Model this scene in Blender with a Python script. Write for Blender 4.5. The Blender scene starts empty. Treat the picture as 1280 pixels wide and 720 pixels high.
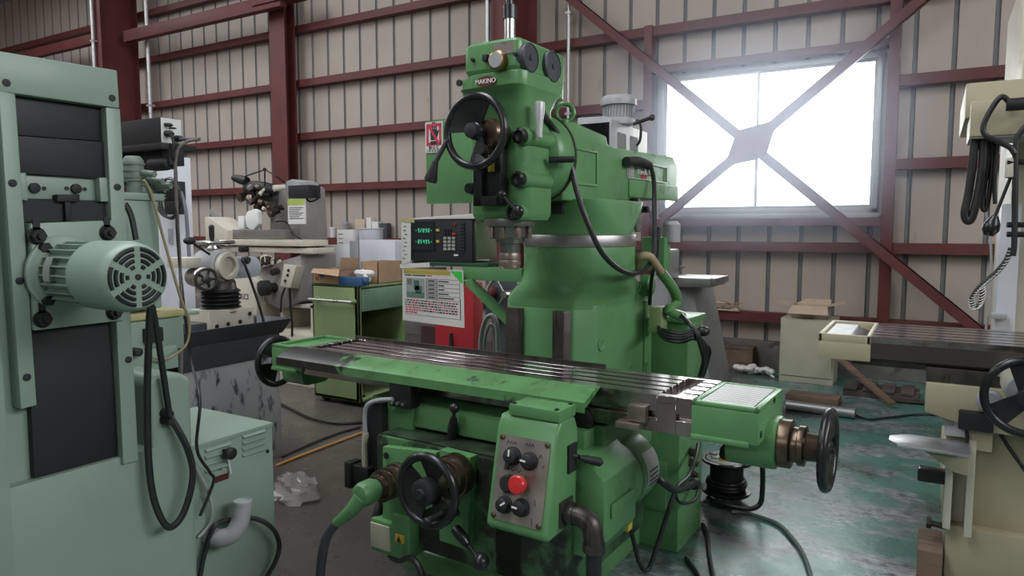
import bpy, bmesh, math, random
from mathutils import Vector, Matrix
random.seed(7)
S = bpy.context.scene
COL = S.collection
R = math.radians
PI = math.pi

# ------------------------------------------------------------------ camera
F_PX = 881.0
CAM_H = 1.6
YAW = R(30.8)
PITCH = math.atan(75 / F_PX)
cam_data = bpy.data.cameras.new('camera')
cam_data.sensor_width = 36.0
cam_data.lens = 36.0 * F_PX / 1280.0
cam_data.clip_start = 0.05
cam = bpy.data.objects.new('camera', cam_data)
cam.location = (0, 0, CAM_H)
cam.rotation_euler = (R(90) - PITCH, 0, YAW)
COL.objects.link(cam)
S.camera = cam
S.view_settings.view_transform = 'Standard'
S.view_settings.look = 'None'
S.view_settings.exposure = 0.0
S.view_settings.gamma = 1.0
S.view_settings.use_curve_mapping = False
S.cycles.max_bounces = 8
S.cycles.diffuse_bounces = 4
S.cycles.glossy_bounces = 3
S.cycles.caustics_reflective = False
S.cycles.caustics_refractive = False
S.cycles.sample_clamp_indirect = 6.0

# ------------------------------------------------------------------ sky and daylight openings
W = bpy.data.worlds.new('overcast_sky')
S.world = W
W.use_nodes = True
bg = W.node_tree.nodes['Background']
bg.inputs['Color'].default_value = (0.93, 0.96, 1.0, 1)
bg.inputs['Strength'].default_value = 9.0

def portal(name, loc, rot, sx, sy):
    l = bpy.data.lights.new(name, 'AREA')
    l.shape = 'RECTANGLE'; l.size = sx; l.size_y = sy
    l.cycles.is_portal = True
    o = bpy.data.objects.new(name, l); o.location = loc; o.rotation_euler = rot
    COL.objects.link(o)

def lamp(name, loc, rot, sx, sy, watt, col=(1, 1, 1)):
    l = bpy.data.lights.new(name, 'AREA')
    l.shape = 'RECTANGLE'; l.size = sx; l.size_y = sy
    l.energy = watt; l.color = col
    o = bpy.data.objects.new(name, l); o.location = loc; o.rotation_euler = rot
    COL.objects.link(o)

RX0, RX1, RY0, RY1, RZ = -21.0, 5.5, -7.0, 8.42, 6.8       # the workshop's inner faces
WIN = (-2.90, -0.52, 1.76, 3.42)                            # daylight opening in the far wall
SIDE = (-1.5, 5.5, 3.6, 5.7)                                # unseen high opening in the right wall, added to light right-facing faces
FRONT = (-5.0, -.6, 4.7, 5.7)                               # unseen high opening behind the camera, added to brighten upper fronts
SKYL = [(-15.5, -13.5, -3, 6), (-9.6, -7.9, -3, 6), (-3.7, -1.9, -3, 4.0)]     # rooflights
portal('window_daylight', ((WIN[0]+WIN[1])/2, RY1 - .02, (WIN[2]+WIN[3])/2), (R(-90), 0, 0), WIN[1]-WIN[0], WIN[3]-WIN[2])
portal('front_fill', ((FRONT[0]+FRONT[1])/2, RY0 + .02, (FRONT[2]+FRONT[3])/2), (R(90), 0, 0), FRONT[1]-FRONT[0], FRONT[3]-FRONT[2])
portal('side_fill', (RX1 - .02, (SIDE[0]+SIDE[1])/2, (SIDE[2]+SIDE[3])/2), (0, R(90), 0), SIDE[3]-SIDE[2], SIDE[1]-SIDE[0])
for k, (a, b, c, d) in enumerate(SKYL):
    portal('roof_daylight', ((a+b)/2, (c+d)/2, RZ - .02), (0, 0, 0), b-a, d-c)

# ------------------------------------------------------------------ pixel rays -> points on real planes
_fw0 = Vector((-math.sin(YAW), math.cos(YAW), 0)); _rt = Vector((math.cos(YAW), math.sin(YAW), 0)); _u0 = Vector((0, 0, 1))
_fw = _fw0 * math.cos(PITCH) - _u0 * math.sin(PITCH)
_up = _u0 * math.cos(PITCH) + _fw0 * math.sin(PITCH)
CO = Vector((0, 0, CAM_H))

def P(px, py, X=None, Y=None, Z=None):
    d = _fw + _rt * ((px - 640) / F_PX) + _up * ((360 - py) / F_PX)
    if X is not None: k = X / d.x
    elif Y is not None: k = Y / d.y
    else: k = (Z - CAM_H) / d.z
    return CO + d * k

MO = Vector((-1.70, 2.62, 0)); MA = R(-2)
MM = Matrix.Translation(MO) @ Matrix.Rotation(MA, 4, 'Z')
MI = MM.inverted()

def ML(px, py, u=None, v=None, w=None):
    d = MI.to_3x3() @ (_fw + _rt * ((px - 640) / F_PX) + _up * ((360 - py) / F_PX))
    c = MI @ CO
    if u is not None: k = (u - c.x) / d.x
    elif v is not None: k = (v - c.y) / d.y
    else: k = (w - c.z) / d.z
    return c + d * k

# ------------------------------------------------------------------ mesh helpers
def frame(axis):
    z = Vector(axis).normalized()
    t = Vector((0, 0, 1)) if abs(z.z) < .9 else Vector((1, 0, 0))
    x = t.cross(z).normalized(); y = z.cross(x)
    return x, y, z

def smoothpath(pts, n=6, closed=False):
    pts = [Vector(p) for p in pts]
    if len(pts) < 3: return pts
    out = []; N = len(pts)
    rng = N if closed else N - 1
    for i in range(rng):
        if closed: a, b, c, d = pts[(i-1) % N], pts[i], pts[(i+1) % N], pts[(i+2) % N]
        else: a, b, c, d = pts[max(i-1, 0)], pts[i], pts[i+1], pts[min(i+2, N-1)]
        for k in range(n):
            t = k / n
            out.append(.5 * ((2*b) + (c-a)*t + (2*a-5*b+4*c-d)*t*t + (3*b-a-3*c+d)*t**3))
    if not closed: out.append(pts[-1])
    return out

class MB:
    def __init__(s, local=False):
        s.bm = bmesh.new(); s.local = local; s.mi = 0
    def _f(s, vs):
        try:
            f = s.bm.faces.new(vs); f.material_index = s.mi; return f
        except ValueError: return None
    def box(s, x0, x1, y0, y1, z0, z1):
        v = [s.bm.verts.new((x, y, z)) for z in (z0, z1) for y in (y0, y1) for x in (x0, x1)]
        for q in ((0,2,3,1),(4,5,7,6),(0,1,5,4),(2,6,7,3),(0,4,6,2),(1,3,7,5)): s._f([v[i] for i in q])
        return s
    def hexa(s, a, b):
        """box between two quads a (4 points) and b (4 points)"""
        return s.loft([a, b])
    def loft(s, rings, cap=True, closed_ring=True):
        rr = [[s.bm.verts.new(p) for p in r] for r in rings]
        n = len(rr[0])
        for i in range(len(rr)-1):
            for j in range(n if closed_ring else n-1):
                k = (j+1) % n
                s._f([rr[i][j], rr[i][k], rr[i+1][k], rr[i+1][j]])
        if cap:
            s._f(list(reversed(rr[0]))); s._f(rr[-1])
        return s
    def prism(s, poly, axis, lo, hi):
        def pt(p, t):
            if axis == 'x': return (t, p[0], p[1])
            if axis == 'y': return (p[0], t, p[1])
            return (p[0], p[1], t)
        return s.loft([[pt(p, lo) for p in poly], [pt(p, hi) for p in poly]])
    def cyl(s, p0, p1, r, r2=None, n=24):
        p0 = Vector(p0); p1 = Vector(p1); x, y, z = frame(p1-p0)
        r2 = r if r2 is None else r2
        c = [(math.cos(2*PI*k/n), math.sin(2*PI*k/n)) for k in range(n)]
        return s.loft([[p0 + (x*a + y*b)*r for a, b in c], [p1 + (x*a + y*b)*r2 for a, b in c]])
    def lathe(s, o, axis, prof, n=32):
        o = Vector(o); x, y, z = frame(axis)
        c = [(math.cos(2*PI*k/n), math.sin(2*PI*k/n)) for k in range(n)]
        return s.loft([[o + z*t + (x*a + y*b)*max(r, 1e-4) for a, b in c] for t, r in prof])
    def tube(s, pts, r, n=8, sm=6, closed=False):
        pts = smoothpath(pts, sm, closed) if sm else [Vector(p) for p in pts]
        q = [pts[0]]
        for p in pts[1:]:
            if (p - q[-1]).length > 1e-5: q.append(p)
        pts = q; N = len(pts)
        if N < 2: return s
        rings = []; prev = None
        for i, p in enumerate(pts):
            if closed: t = pts[(i+1) % N] - pts[i-1]
            else: t = pts[min(i+1, N-1)] - pts[max(i-1, 0)]
            t.normalize()
            if prev is None: x = frame(t)[0]
            else:
                x = prev - t * prev.dot(t)
                x = x.normalized() if x.length > 1e-6 else frame(t)[0]
            y = t.cross(x); prev = x
            rad = r(i/(N-1)) if callable(r) else r
            rings.append([p + (x*math.cos(2*PI*k/n) + y*math.sin(2*PI*k/n))*rad for k in range(n)])
        if closed: rings.append(rings[0]); return s.loft(rings, cap=False)
        return s.loft(rings)
    def torus(s, o, axis, RR, r, n=40, m=10, a0=0, a1=2*PI):
        o = Vector(o); x, y, z = frame(axis)
        full = abs(a1-a0-2*PI) < 1e-6
        pts = [o + (x*math.cos(a0+(a1-a0)*k/n) + y*math.sin(a0+(a1-a0)*k/n))*RR for k in range(n if full else n+1)]
        return s.tube(pts, r, m, 0, closed=full)
    def sphere(s, c, r, sc=(1, 1, 1), n=16):
        c = Vector(c); rings = []
        for i in range(n//2+1):
            a = -PI/2 + PI*i/(n//2)
            rings.append([c + Vector((max(math.cos(a), 1e-3)*math.cos(2*PI*k/n)*sc[0], max(math.cos(a), 1e-3)*math.sin(2*PI*k/n)*sc[1], math.sin(a)*sc[2]))*r for k in range(n)])
        return s.loft(rings)
    def hexbolt(s, o, axis, r, h, n=6):
        return s.cyl(o, Vector(o) + Vector(axis).normalized()*h, r, n=n)
    def sheet(s, pts, d):
        """a flat polygon of 3D points given the thickness vector d"""
        d = Vector(d)
        return s.loft([[Vector(p) for p in pts], [Vector(p) + d for p in pts]])
    def text(s, body, o, ux, uy, size, depth=.002, sx=1.0, align='CENTER'):
        c = bpy.data.curves.new('t', 'FONT'); c.body = body; c.size = size; c.extrude = depth/2
        c.align_x = align; c.align_y = 'CENTER'; c.resolution_u = 3
        ob = bpy.data.objects.new('t', c); COL.objects.link(ob)
        dg = bpy.context.evaluated_depsgraph_get()
        me = bpy.data.meshes.new_from_object(ob.evaluated_get(dg))
        ux = Vector(ux).normalized(); uy = Vector(uy).normalized(); uz = ux.cross(uy)
        M = Matrix(((ux.x*sx, uy.x, uz.x, o[0]), (ux.y*sx, uy.y, uz.y, o[1]), (ux.z*sx, uy.z, uz.z, o[2]), (0, 0, 0, 1)))
        me.transform(M)
        k = len(s.bm.faces)
        s.bm.from_mesh(me)
        s.bm.faces.ensure_lookup_table()
        for f in s.bm.faces[k:]: f.material_index = s.mi
        bpy.data.objects.remove(ob); bpy.data.curves.remove(c); bpy.data.meshes.remove(me)
        return s
    def build(s, name, mat, parent=None, bev=0, ang=38, seg=2):
        bm = s.bm
        bmesh.ops.recalc_face_normals(bm, faces=bm.faces)
        if bev:
            es = [e for e in bm.edges if len(e.link_faces) == 2 and e.calc_face_angle(0) > R(32)]
            bmesh.ops.bevel(bm, geom=es, offset=bev, segments=seg, profile=.6, affect='EDGES', clamp_overlap=True)
        me = bpy.data.meshes.new(name)
        bm.to_mesh(me); bm.free()
        for m in (mat if isinstance(mat, (list, tuple)) else [mat]): me.materials.append(m)
        ob = bpy.data.objects.new(name, me); COL.objects.link(ob)
        if parent is not None:
            root = parent
            while root.parent: root = root.parent
            if not s.local:
                me.transform(ROOT[root.name].inverted())
            ob.parent = parent
            if parent.name not in ROOT: pass
        for p in me.polygons: p.use_smooth = True
        me.set_sharp_from_angle(angle=R(ang))
        return ob

ROOT = {}
def thing(name, label, cat, loc=(0, 0, 0), rz=0, group=None):
    o = bpy.data.objects.new(name, None); COL.objects.link(o)
    o.empty_display_size = .1
    o.location = loc; o.rotation_euler = (0, 0, rz)
    ROOT[o.name] = Matrix.Translation(Vector(loc)) @ Matrix.Rotation(rz, 4, 'Z')
    o['label'] = label; o['category'] = cat
    if group: o['group'] = group
    return o

def solo(mb, name, mat, label, cat, loc=None, group=None, bev=0, kind=None):
    """a thing that is one mesh, its origin at loc"""
    o = mb.build(name, mat, None, bev)
    if loc is not None:
        o.data.transform(Matrix.Translation(-Vector(loc))); o.location = loc
        ROOT[o.name] = Matrix.Translation(Vector(loc))
    else: ROOT[o.name] = Matrix.Identity(4)
    o['label'] = label; o['category'] = cat
    if group: o['group'] = group
    if kind: o['kind'] = kind
    return o

def struct(mb, name, mat, bev=0, parent=None):
    o = mb.build(name, mat, parent, bev)
    if parent is None:
        o['kind'] = 'structure'; ROOT[o.name] = Matrix.Identity(4)
    return o

def rrect(cx, cy, hx, hy, r, n=5):
    pts = []
    for k, (sx, sy) in enumerate(((1, 1), (-1, 1), (-1, -1), (1, -1))):
        for i in range(n+1):
            a = PI/2*k + PI/2*i/n
            pts.append((cx + sx*(hx-r) + r*math.cos(a), cy + sy*(hy-r) + r*math.sin(a)))
    return pts

def circ(cx, cy, r, n=24, a0=PI/4):
    return [(cx + r*math.cos(a0 + 2*PI*k/n), cy + r*math.sin(a0 + 2*PI*k/n)) for k in range(n)]

# ------------------------------------------------------------------ materials
def mat(name, rgb, rough=.5, metal=0., var=.12, scale=5., dirt=None, bump=0., bscale=60., rvar=.12, emit=None, spec=.5, coat=0.):
    m = bpy.data.materials.new(name); m.use_nodes = True
    nt = m.node_tree; b = nt.nodes['Principled BSDF']
    b.inputs['Metallic'].default_value = metal
    b.inputs['Specular IOR Level'].default_value = spec
    if coat: b.inputs['Coat Weight'].default_value = coat; b.inputs['Coat Roughness'].default_value = .12
    tc = nt.nodes.new('ShaderNodeTexCoord')
    n = nt.nodes.new('ShaderNodeTexNoise'); n.inputs['Scale'].default_value = scale; n.inputs['Detail'].default_value = 5
    nt.links.new(tc.outputs['Object'], n.inputs['Vector'])
    cr = nt.nodes.new('ShaderNodeValToRGB')
    cr.color_ramp.elements[0].position = .3; cr.color_ramp.elements[1].position = .7
    cr.color_ramp.elements[0].color = [c*(1-var) for c in rgb] + [1]
    cr.color_ramp.elements[1].color = [min(1, c*(1+var)) for c in rgb] + [1]
    nt.links.new(n.outputs['Fac'], cr.inputs['Fac'])
    col = cr.outputs['Color']
    if dirt:
        drgb, thr, dscale = dirt[:3]
        st = dirt[3] if len(dirt) > 3 else (1, 1, 1)
        mp = nt.nodes.new('ShaderNodeMapping'); mp.inputs['Scale'].default_value = st
        nt.links.new(tc.outputs['Object'], mp.inputs['Vector'])
        n2 = nt.nodes.new('ShaderNodeTexNoise'); n2.inputs['Scale'].default_value = dscale; n2.inputs['Detail'].default_value = 9
        n2.inputs['Roughness'].default_value = .65
        nt.links.new(mp.outputs['Vector'], n2.inputs['Vector'])
        r2 = nt.nodes.new('ShaderNodeValToRGB')
        r2.color_ramp.elements[0].position = thr; r2.color_ramp.elements[1].position = min(1, thr + .09)
        r2.color_ramp.elements[0].color = (0, 0, 0, 1); r2.color_ramp.elements[1].color = (1, 1, 1, 1)
        nt.links.new(n2.outputs['Fac'], r2.inputs['Fac'])
        mx = nt.nodes.new('ShaderNodeMix'); mx.data_type = 'RGBA'
        nt.links.new(r2.outputs['Color'], mx.inputs['Factor'])
        nt.links.new(col, mx.inputs['A']); mx.inputs['B'].default_value = list(drgb) + [1]
        col = mx.outputs['Result']
    nt.links.new(col, b.inputs['Base Color'])
    mr = nt.nodes.new('ShaderNodeMapRange')
    mr.inputs['To Min'].default_value = max(.03, rough - rvar); mr.inputs['To Max'].default_value = min(1, rough + rvar)
    nt.links.new(n.outputs['Fac'], mr.inputs['Value']); nt.links.new(mr.outputs['Result'], b.inputs['Roughness'])
    if bump:
        nb = nt.nodes.new('ShaderNodeTexNoise'); nb.inputs['Scale'].default_value = bscale; nb.inputs['Detail'].default_value = 3
        nt.links.new(tc.outputs['Object'], nb.inputs['Vector'])
        bp = nt.nodes.new('ShaderNodeBump'); bp.inputs['Strength'].default_value = bump; bp.inputs['Distance'].default_value = .004
        nt.links.new(nb.outputs['Fac'], bp.inputs['Height']); nt.links.new(bp.outputs['Normal'], b.inputs['Normal'])
    if emit:
        b.inputs['Emission Color'].default_value = list(emit[0]) + [1]; b.inputs['Emission Strength'].default_value = emit[1]
    return m

G = mat('green_enamel', (.115, .275, .112), .30, var=.14, scale=4, dirt=((.05, .12, .05), .68, 7), bump=.25, bscale=9, spec=.5)
GW = mat('worn_green_enamel', (.105, .25, .095), .30, var=.2, scale=6, dirt=((.02, .025, .02), .57, 9), bump=.25, bscale=20)
GK = mat('shade_darkened_oily_green', (.065, .155, .06), .36, var=.25, scale=5, dirt=((.018, .024, .015), .43, 4.5), bump=.25, bscale=14)  # knee green: base darkened to stand in for shade, with oil stains
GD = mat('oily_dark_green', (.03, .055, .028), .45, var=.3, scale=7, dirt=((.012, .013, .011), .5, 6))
PG = mat('pale_green_enamel', (.262, .348, .282), .38, var=.08, scale=3, dirt=((.17, .26, .2), .68, 5), bump=.12, bscale=14)
CR = mat('cream_enamel', (.45, .40, .275), .42, var=.08, scale=4, dirt=((.20, .15, .08), .70, 8), bump=.1, bscale=20)
CRW = mat('ivory_enamel', (.60, .56, .46), .45, var=.08, scale=5, dirt=((.22, .18, .13), .66, 9))
OG = mat('olive_green_enamel', (.23, .31, .14), .5, var=.1, scale=4, dirt=((.14, .18, .09), .66, 6))
RED = mat('red_oxide_steel', (.118, .027, .024), .55, var=.2, scale=3, dirt=((.07, .02, .018), .62, 5))
BK = mat('black_enamel', (.014, .014, .016), .28, var=.2)
BM = mat('matt_black', (.012, .012, .014), .6, var=.25)
RB = mat('black_rubber', (.016, .016, .017), .42, var=.3, scale=12)
ST = mat('bright_steel', (.50, .49, .47), .28, 1, var=.18, scale=14, rvar=.1)
SMS = mat('smooth_steel', (.42, .42, .42), .3, .85, var=.06, scale=3)
STD = mat('stained_steel', (.33, .27, .235), .36, .85, var=.3, scale=9, dirt=((.09, .06, .045), .58, 8))
TT = mat('machined_table_steel', (.40, .36, .355), .17, .95, var=.2, scale=8, dirt=((.2, .15, .14), .56, 5, (.6, 3, 1)), rvar=.1)
CI = mat('oiled_cast_iron', (.075, .066, .060), .38, .55, var=.35, scale=10, dirt=((.03, .026, .024), .55, 6, (4, 4, .5)))
BRZ = mat('brown_oiled_steel', (.13, .095, .065), .3, .8, var=.4, scale=10)
AL = mat('cast_aluminium', (.55, .55, .56), .42, .6, var=.12, scale=9)
GY = mat('grey_enamel', (.36, .37, .38), .45, var=.1, dirt=((.2, .2, .2), .66, 7))
DGY = mat('dark_grey_enamel', (.055, .06, .07), .45, var=.2, dirt=((.03, .03, .03), .6, 7))
WH = mat('white_enamel', (.68, .70, .75), .4, var=.05)
PA = mat('white_paper', (.74, .72, .70), .8, var=.05)
CB = mat('cardboard', (.40, .26, .16), .85, var=.12, scale=9)
CBL = mat('pale_cardboard', (.55, .43, .33), .85, var=.1, scale=9)
WD = mat('old_wood', (.17, .11, .075), .8, var=.35, scale=5, dirt=((.06, .045, .035), .55, 6, (.3, 6, 6)))
REDP = mat('red_paint', (.36, .022, .028), .4, var=.1)
REDK = mat('red_plastic', (.62, .03, .03), .3, var=.08)
YEL = mat('yellow_plastic', (.72, .50, .08), .4, var=.08)
BLU = mat('blue_paint', (.03, .085, .20), .45, var=.15)
INK = mat('black_ink', (.03, .03, .035), .7, var=.05)
RINK = mat('red_ink', (.60, .05, .10), .7, var=.05)
PLW = mat('white_lettering', (.8, .8, .78), .5, var=.02)
PANEL = mat('worn_aluminium_plate', (.34, .29, .265), .38, .6, var=.2, scale=12, dirt=((.18, .14, .12), .6, 9))
BEI = mat('beige_casing', (.46, .44, .34), .5, var=.06)
TRN = mat('translucent_plastic', (.75, .76, .77), .35, var=.05)
ORG = mat('orange_hose', (.50, .24, .08), .5, var=.1)
TAN = mat('tan_cable', (.30, .24, .14), .55, var=.2)
# ------------------------------------------------------------------ floor and wall materials
def floor_material():
    m = bpy.data.materials.new('worn_green_floor_paint'); m.use_nodes = True
    nt = m.node_tree; b = nt.nodes['Principled BSDF']; L = nt.links.new
    tc = nt.nodes.new('ShaderNodeTexCoord')
    def noise(sc, det, st=(1, 1, 1), off=(0, 0, 0), ro=.6):
        mp = nt.nodes.new('ShaderNodeMapping'); mp.inputs['Scale'].default_value = st; mp.inputs['Location'].default_value = off
        L(tc.outputs['Object'], mp.inputs['Vector'])
        n = nt.nodes.new('ShaderNodeTexNoise'); n.inputs['Scale'].default_value = sc; n.inputs['Detail'].default_value = det; n.inputs['Roughness'].default_value = ro
        L(mp.outputs['Vector'], n.inputs['Vector']); return n.outputs['Fac']
    def ramp(f, a, c):
        r = nt.nodes.new('ShaderNodeValToRGB'); r.color_ramp.elements[0].position = a; r.color_ramp.elements[1].position = c
        r.color_ramp.elements[0].color = (0, 0, 0, 1); r.color_ramp.elements[1].color = (1, 1, 1, 1)
        L(f, r.inputs['Fac']); return r.outputs['Color']
    def mix(f, a, c):
        x = nt.nodes.new('ShaderNodeMix'); x.data_type = 'RGBA'
        if f is not None: L(f, x.inputs['Factor'])
        for s, v in (('A', a), ('B', c)):
            if isinstance(v, tuple): x.inputs[s].default_value = v + (1,)
            else: L(v, x.inputs[s])
        return x.outputs['Result']
    paint = mix(noise(2.2, 5), (.05, .155, .125), (.085, .235, .19))
    worn = mix(ramp(noise(13, 10, (1, 1.6, 1), (0, 0, 0), .72), .38, .62), (.05, .058, .06), (.36, .40, .42))
    wear = ramp(noise(1.7, 10, (1, 1.7, 1), (3.1, 1.2, 0), .68), .47, .56)
    c = mix(wear, paint, worn)
    oil = ramp(noise(1.1, 8, (1, 1, 1), (7.7, 2.4, 0), .65), .50, .66)
    c = mix(oil, c, (.035, .034, .032))
    # the old side of the shop: bare brown concrete left of the milling machine
    sx = nt.nodes.new('ShaderNodeSeparateXYZ'); L(tc.outputs['Object'], sx.inputs['Vector'])
    ad = nt.nodes.new('ShaderNodeMath'); ad.operation = 'MULTIPLY_ADD'
    L(noise(1.3, 6), ad.inputs[0]); ad.inputs[1].default_value = 1.6; L(sx.outputs['X'], ad.inputs[2])
    mr = nt.nodes.new('ShaderNodeMapRange'); mr.inputs['From Min'].default_value = -1.4; mr.inputs['From Max'].default_value = -.3
    mr.inputs['To Min'].default_value = 1; mr.inputs['To Max'].default_value = 0
    L(ad.outputs[0], mr.inputs['Value'])
    bare = mix(noise(3.5, 9), (.045, .04, .036), (.12, .105, .09))
    c = mix(mr.outputs['Result'], c, bare)
    L(c, b.inputs['Base Color'])
    rr = nt.nodes.new('ShaderNodeMapRange'); rr.inputs['To Min'].default_value = .13; rr.inputs['To Max'].default_value = .46
    L(noise(5, 6), rr.inputs['Value']); L(rr.outputs['Result'], b.inputs['Roughness'])
    bp = nt.nodes.new('ShaderNodeBump'); bp.inputs['Strength'].default_value = .25; bp.inputs['Distance'].default_value = .006
    L(noise(26, 4), bp.inputs['Height']); L(bp.outputs['Normal'], b.inputs['Normal'])
    return m

FLOOR = floor_material()
WALL = mat('painted_siding', (.44, .375, .325), .55, var=.07, scale=1.2, dirt=((.33, .28, .24), .66, 2.2, (2.5, 2.5, .7)))
RIB = mat('siding_joint_strip', (.17, .17, .178), .6, var=.15)
CONC = mat('bare_concrete', (.16, .15, .14), .85, var=.3, scale=4, dirt=((.07, .065, .06), .55, 3))
ROOF = mat('roof_sheeting', (.30, .29, .28), .7, var=.08)
ALW = mat('window_aluminium', (.42, .42, .43), .4, .5, var=.08)

def glass_material():
    m = bpy.data.materials.new('window_glass'); m.use_nodes = True
    nt = m.node_tree; nt.nodes.remove(nt.nodes['Principled BSDF'])
    t = nt.nodes.new('ShaderNodeBsdfTransparent'); t.inputs['Color'].default_value = (.95, .97, .97, 1)
    g = nt.nodes.new('ShaderNodeBsdfGlossy'); g.inputs['Roughness'].default_value = .05
    fr = nt.nodes.new('ShaderNodeFresnel'); fr.inputs['IOR'].default_value = 1.45
    x = nt.nodes.new('ShaderNodeMixShader')
    nt.links.new(fr.outputs[0], x.inputs[0]); nt.links.new(t.outputs[0], x.inputs[1]); nt.links.new(g.outputs[0], x.inputs[2])
    nt.links.new(x.outputs[0], nt.nodes['Material Output'].inputs['Surface'])
    return m
GLASS = glass_material()

# ------------------------------------------------------------------ shell of the workshop
struct(MB().box(RX0-.2, RX1+.2, RY0-.2, RY1+.3, -.15, 0), 'floor', FLOOR)

RIBX = P(998, 400, Y=8.42).x
def siding(mb, x0, x1, z0, z1, y=RY1, sp=.342, w=.048, d=.018):
    """wide pan sheeting; every joint is a narrow sunk strip"""
    k = math.ceil((x0 - RIBX - w) / sp); xs = [(x0, y, 0)]
    while True:
        c = RIBX + k*sp; k += 1
        if c - w > x1: break
        for dx, dy, mi in ((-w/2, 0, 0), (-w/2+.008, d, 1), (w/2-.008, d, 1), (w/2, 0, 1)):
            if x0 < c+dx < x1: xs.append((c+dx, y+dy, mi))
    xs.append((x1, y, 0))
    lo = [mb.bm.verts.new((x, yy, z0)) for x, yy, m in xs]; hi = [mb.bm.verts.new((x, yy, z1)) for x, yy, m in xs]
    for i in range(len(xs)-1):
        mb.mi = xs[i+1][2]; mb._f([lo[i], lo[i+1], hi[i+1], hi[i]])
    mb.mi = 0
wb = MB()
siding(wb, RX0, WIN[0], .30, RZ); siding(wb, WIN[1], RX1, .30, RZ)
siding(wb, WIN[0], WIN[1], .30, WIN[2]); siding(wb, WIN[0], WIN[1], WIN[3], RZ)
struct(wb, 'wall_back', [WALL, RIB])
struct(MB().box(RX0, RX1, RY1-.10, RY1+.1, 0, .31), 'baseboard_back', CONC, bev=.01)
struct(MB().box(RX0-.15, RX0, RY0, RY1+.1, 0, RZ), 'wall_left', WALL)
w = MB()
w.box(RX1, RX1+.15, RY0, SIDE[0], 0, RZ).box(RX1, RX1+.15, SIDE[1], RY1+.1, 0, RZ)
w.box(RX1, RX1+.15, SIDE[0], SIDE[1], 0, SIDE[2]).box(RX1, RX1+.15, SIDE[0], SIDE[1], SIDE[3], RZ)
struct(w, 'wall_right', WALL)
w = MB()
w.box(RX0, FRONT[0], RY0-.15, RY0, 0, RZ).box(FRONT[1], RX1, RY0-.15, RY0, 0, RZ)
w.box(FRONT[0], FRONT[1], RY0-.15, RY0, 0, FRONT[2]).box(FRONT[0], FRONT[1], RY0-.15, RY0, FRONT[3], RZ)
struct(w, 'wall_front', WALL)
w = MB(); xs = [RX0]
for a, b, c, d in SKYL:
    w.box(xs[-1], a, RY0, RY1+.2, RZ, RZ+.1)
    w.box(a, b, RY0, c, RZ, RZ+.1); w.box(a, b, d, RY1+.2, RZ, RZ+.1); xs.append(b)
w.box(xs[-1], RX1, RY0, RY1+.2, RZ, RZ+.1)
struct(w, 'ceiling', ROOF)

# red steel framing
def cbeam(mb, x0, x1, y0, y1, z0, z1, t=.008):
    """lipped channel lying on the wall, its web towards the room"""
    mb.box(x0, x1, y0, y0+t, z0, z1); mb.box(x0, x1, y0+t, y1, z1-t, z1); mb.box(x0, x1, y0+t, y1, z0, z0+t)
WL, WR = -3.02, -.42
g = MB()
for z in (.59, 1.39, 3.94, 4.80, 5.66): cbeam(g, RX0, RX1, 8.27, 8.40, z-.055, z+.055)
for z in (2.25, 3.09):
    cbeam(g, RX0, WL, 8.27, 8.40, z-.055, z+.055); cbeam(g, WR, RX1, 8.27, 8.40, z-.055, z+.055)
struct(g, 'trim_1', RED)
g = MB()        # frame round the window opening
g.box(WL-.05, WL+.05, 8.22, 8.36, .6, 4.0); g.box(WR-.05, WR+.06, 8.22, 8.36, .6, 4.85)
g.box(WL, WR, 8.24, 8.36, WIN[3]+.02, WIN[3]+.10); g.box(WL, WR, 8.24, 8.36, WIN[2]-.14, WIN[2]-.05)
struct(g, 'trim_2', RED, bev=.006)

def hcol(name, x0, x1, y0, y1, t=.018):
    mb = MB()
    mb.box(x0, x1, y0, y0+t, 0, RZ).box(x0, x1, y1-t, y1, 0, RZ).box((x0+x1)/2-t/2, (x0+x1)/2+t/2, y0+t, y1-t, 0, RZ)
    return struct(mb, name, RED)
hcol('column_1', P(614, 60, Y=7.62).x, P(640, 60, Y=7.62).x, 7.62, 8.25)
hcol('column_2', P(115, 60, Y=7.45).x, P(127, 60, Y=7.45).x, 7.45, 8.15)
hcol('column_3', P(338, 100, Y=7.98).x, P(357, 100, Y=7.98).x, 7.98, 8.2)
g = MB()
zz = P(240, 26, Y=7.75).z
g.box(P(156, 40, Y=7.75).x, P(352, 0, Y=7.75).x, 7.72, 7.85, zz-.10, zz+.10)
g.box(P(318, 8, Y=7.75).x, P(372, 8, Y=7.75).x, 7.69, 7.95, zz-.02, zz+.15)
struct(g, 'trim_3', RED, bev=.006)
g = MB()
zz = P(80, 58, Y=7.9).z
g.box(RX0, P(120, 50, Y=7.9).x, 7.85, 7.97, zz-.09, zz+.09)
struct(g, 'trim_4', RED, bev=.006)
# wind braces crossing at a gusset in front of the window
def brace(mb, a, b, w=.105, y=8.12):
    a = Vector(a); b = Vector(b); d = (b-a).normalized(); n = Vector((-d.z, 0, d.x))
    A = [a+n*w/2, b+n*w/2, b-n*w/2, a-n*w/2]
    mb.sheet(A, (0, .010, 0))
    mb.sheet([a+n*w/2, b+n*w/2, b+n*(w/2-.01), a+n*(w/2-.01)], (0, .07, 0))
YB = 8.12
g = MB()
a0, a1 = P(700, -12, Y=YB), P(1232, 421, Y=YB)
b0, b1 = P(1175, -20, Y=YB), P(826, 274, Y=YB)
brace(g, a0, a1); brace(g, (b0.x, YB-.012, b0.z), (b1.x, YB-.012, b1.z))
g.sheet([P(x, y, Y=YB-.022) for x, y in ((921, 163), (972, 149), (959, 190), (944, 200), (905, 208))], (0, .01, 0))
struct(g, 'trim_5', RED)

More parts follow.
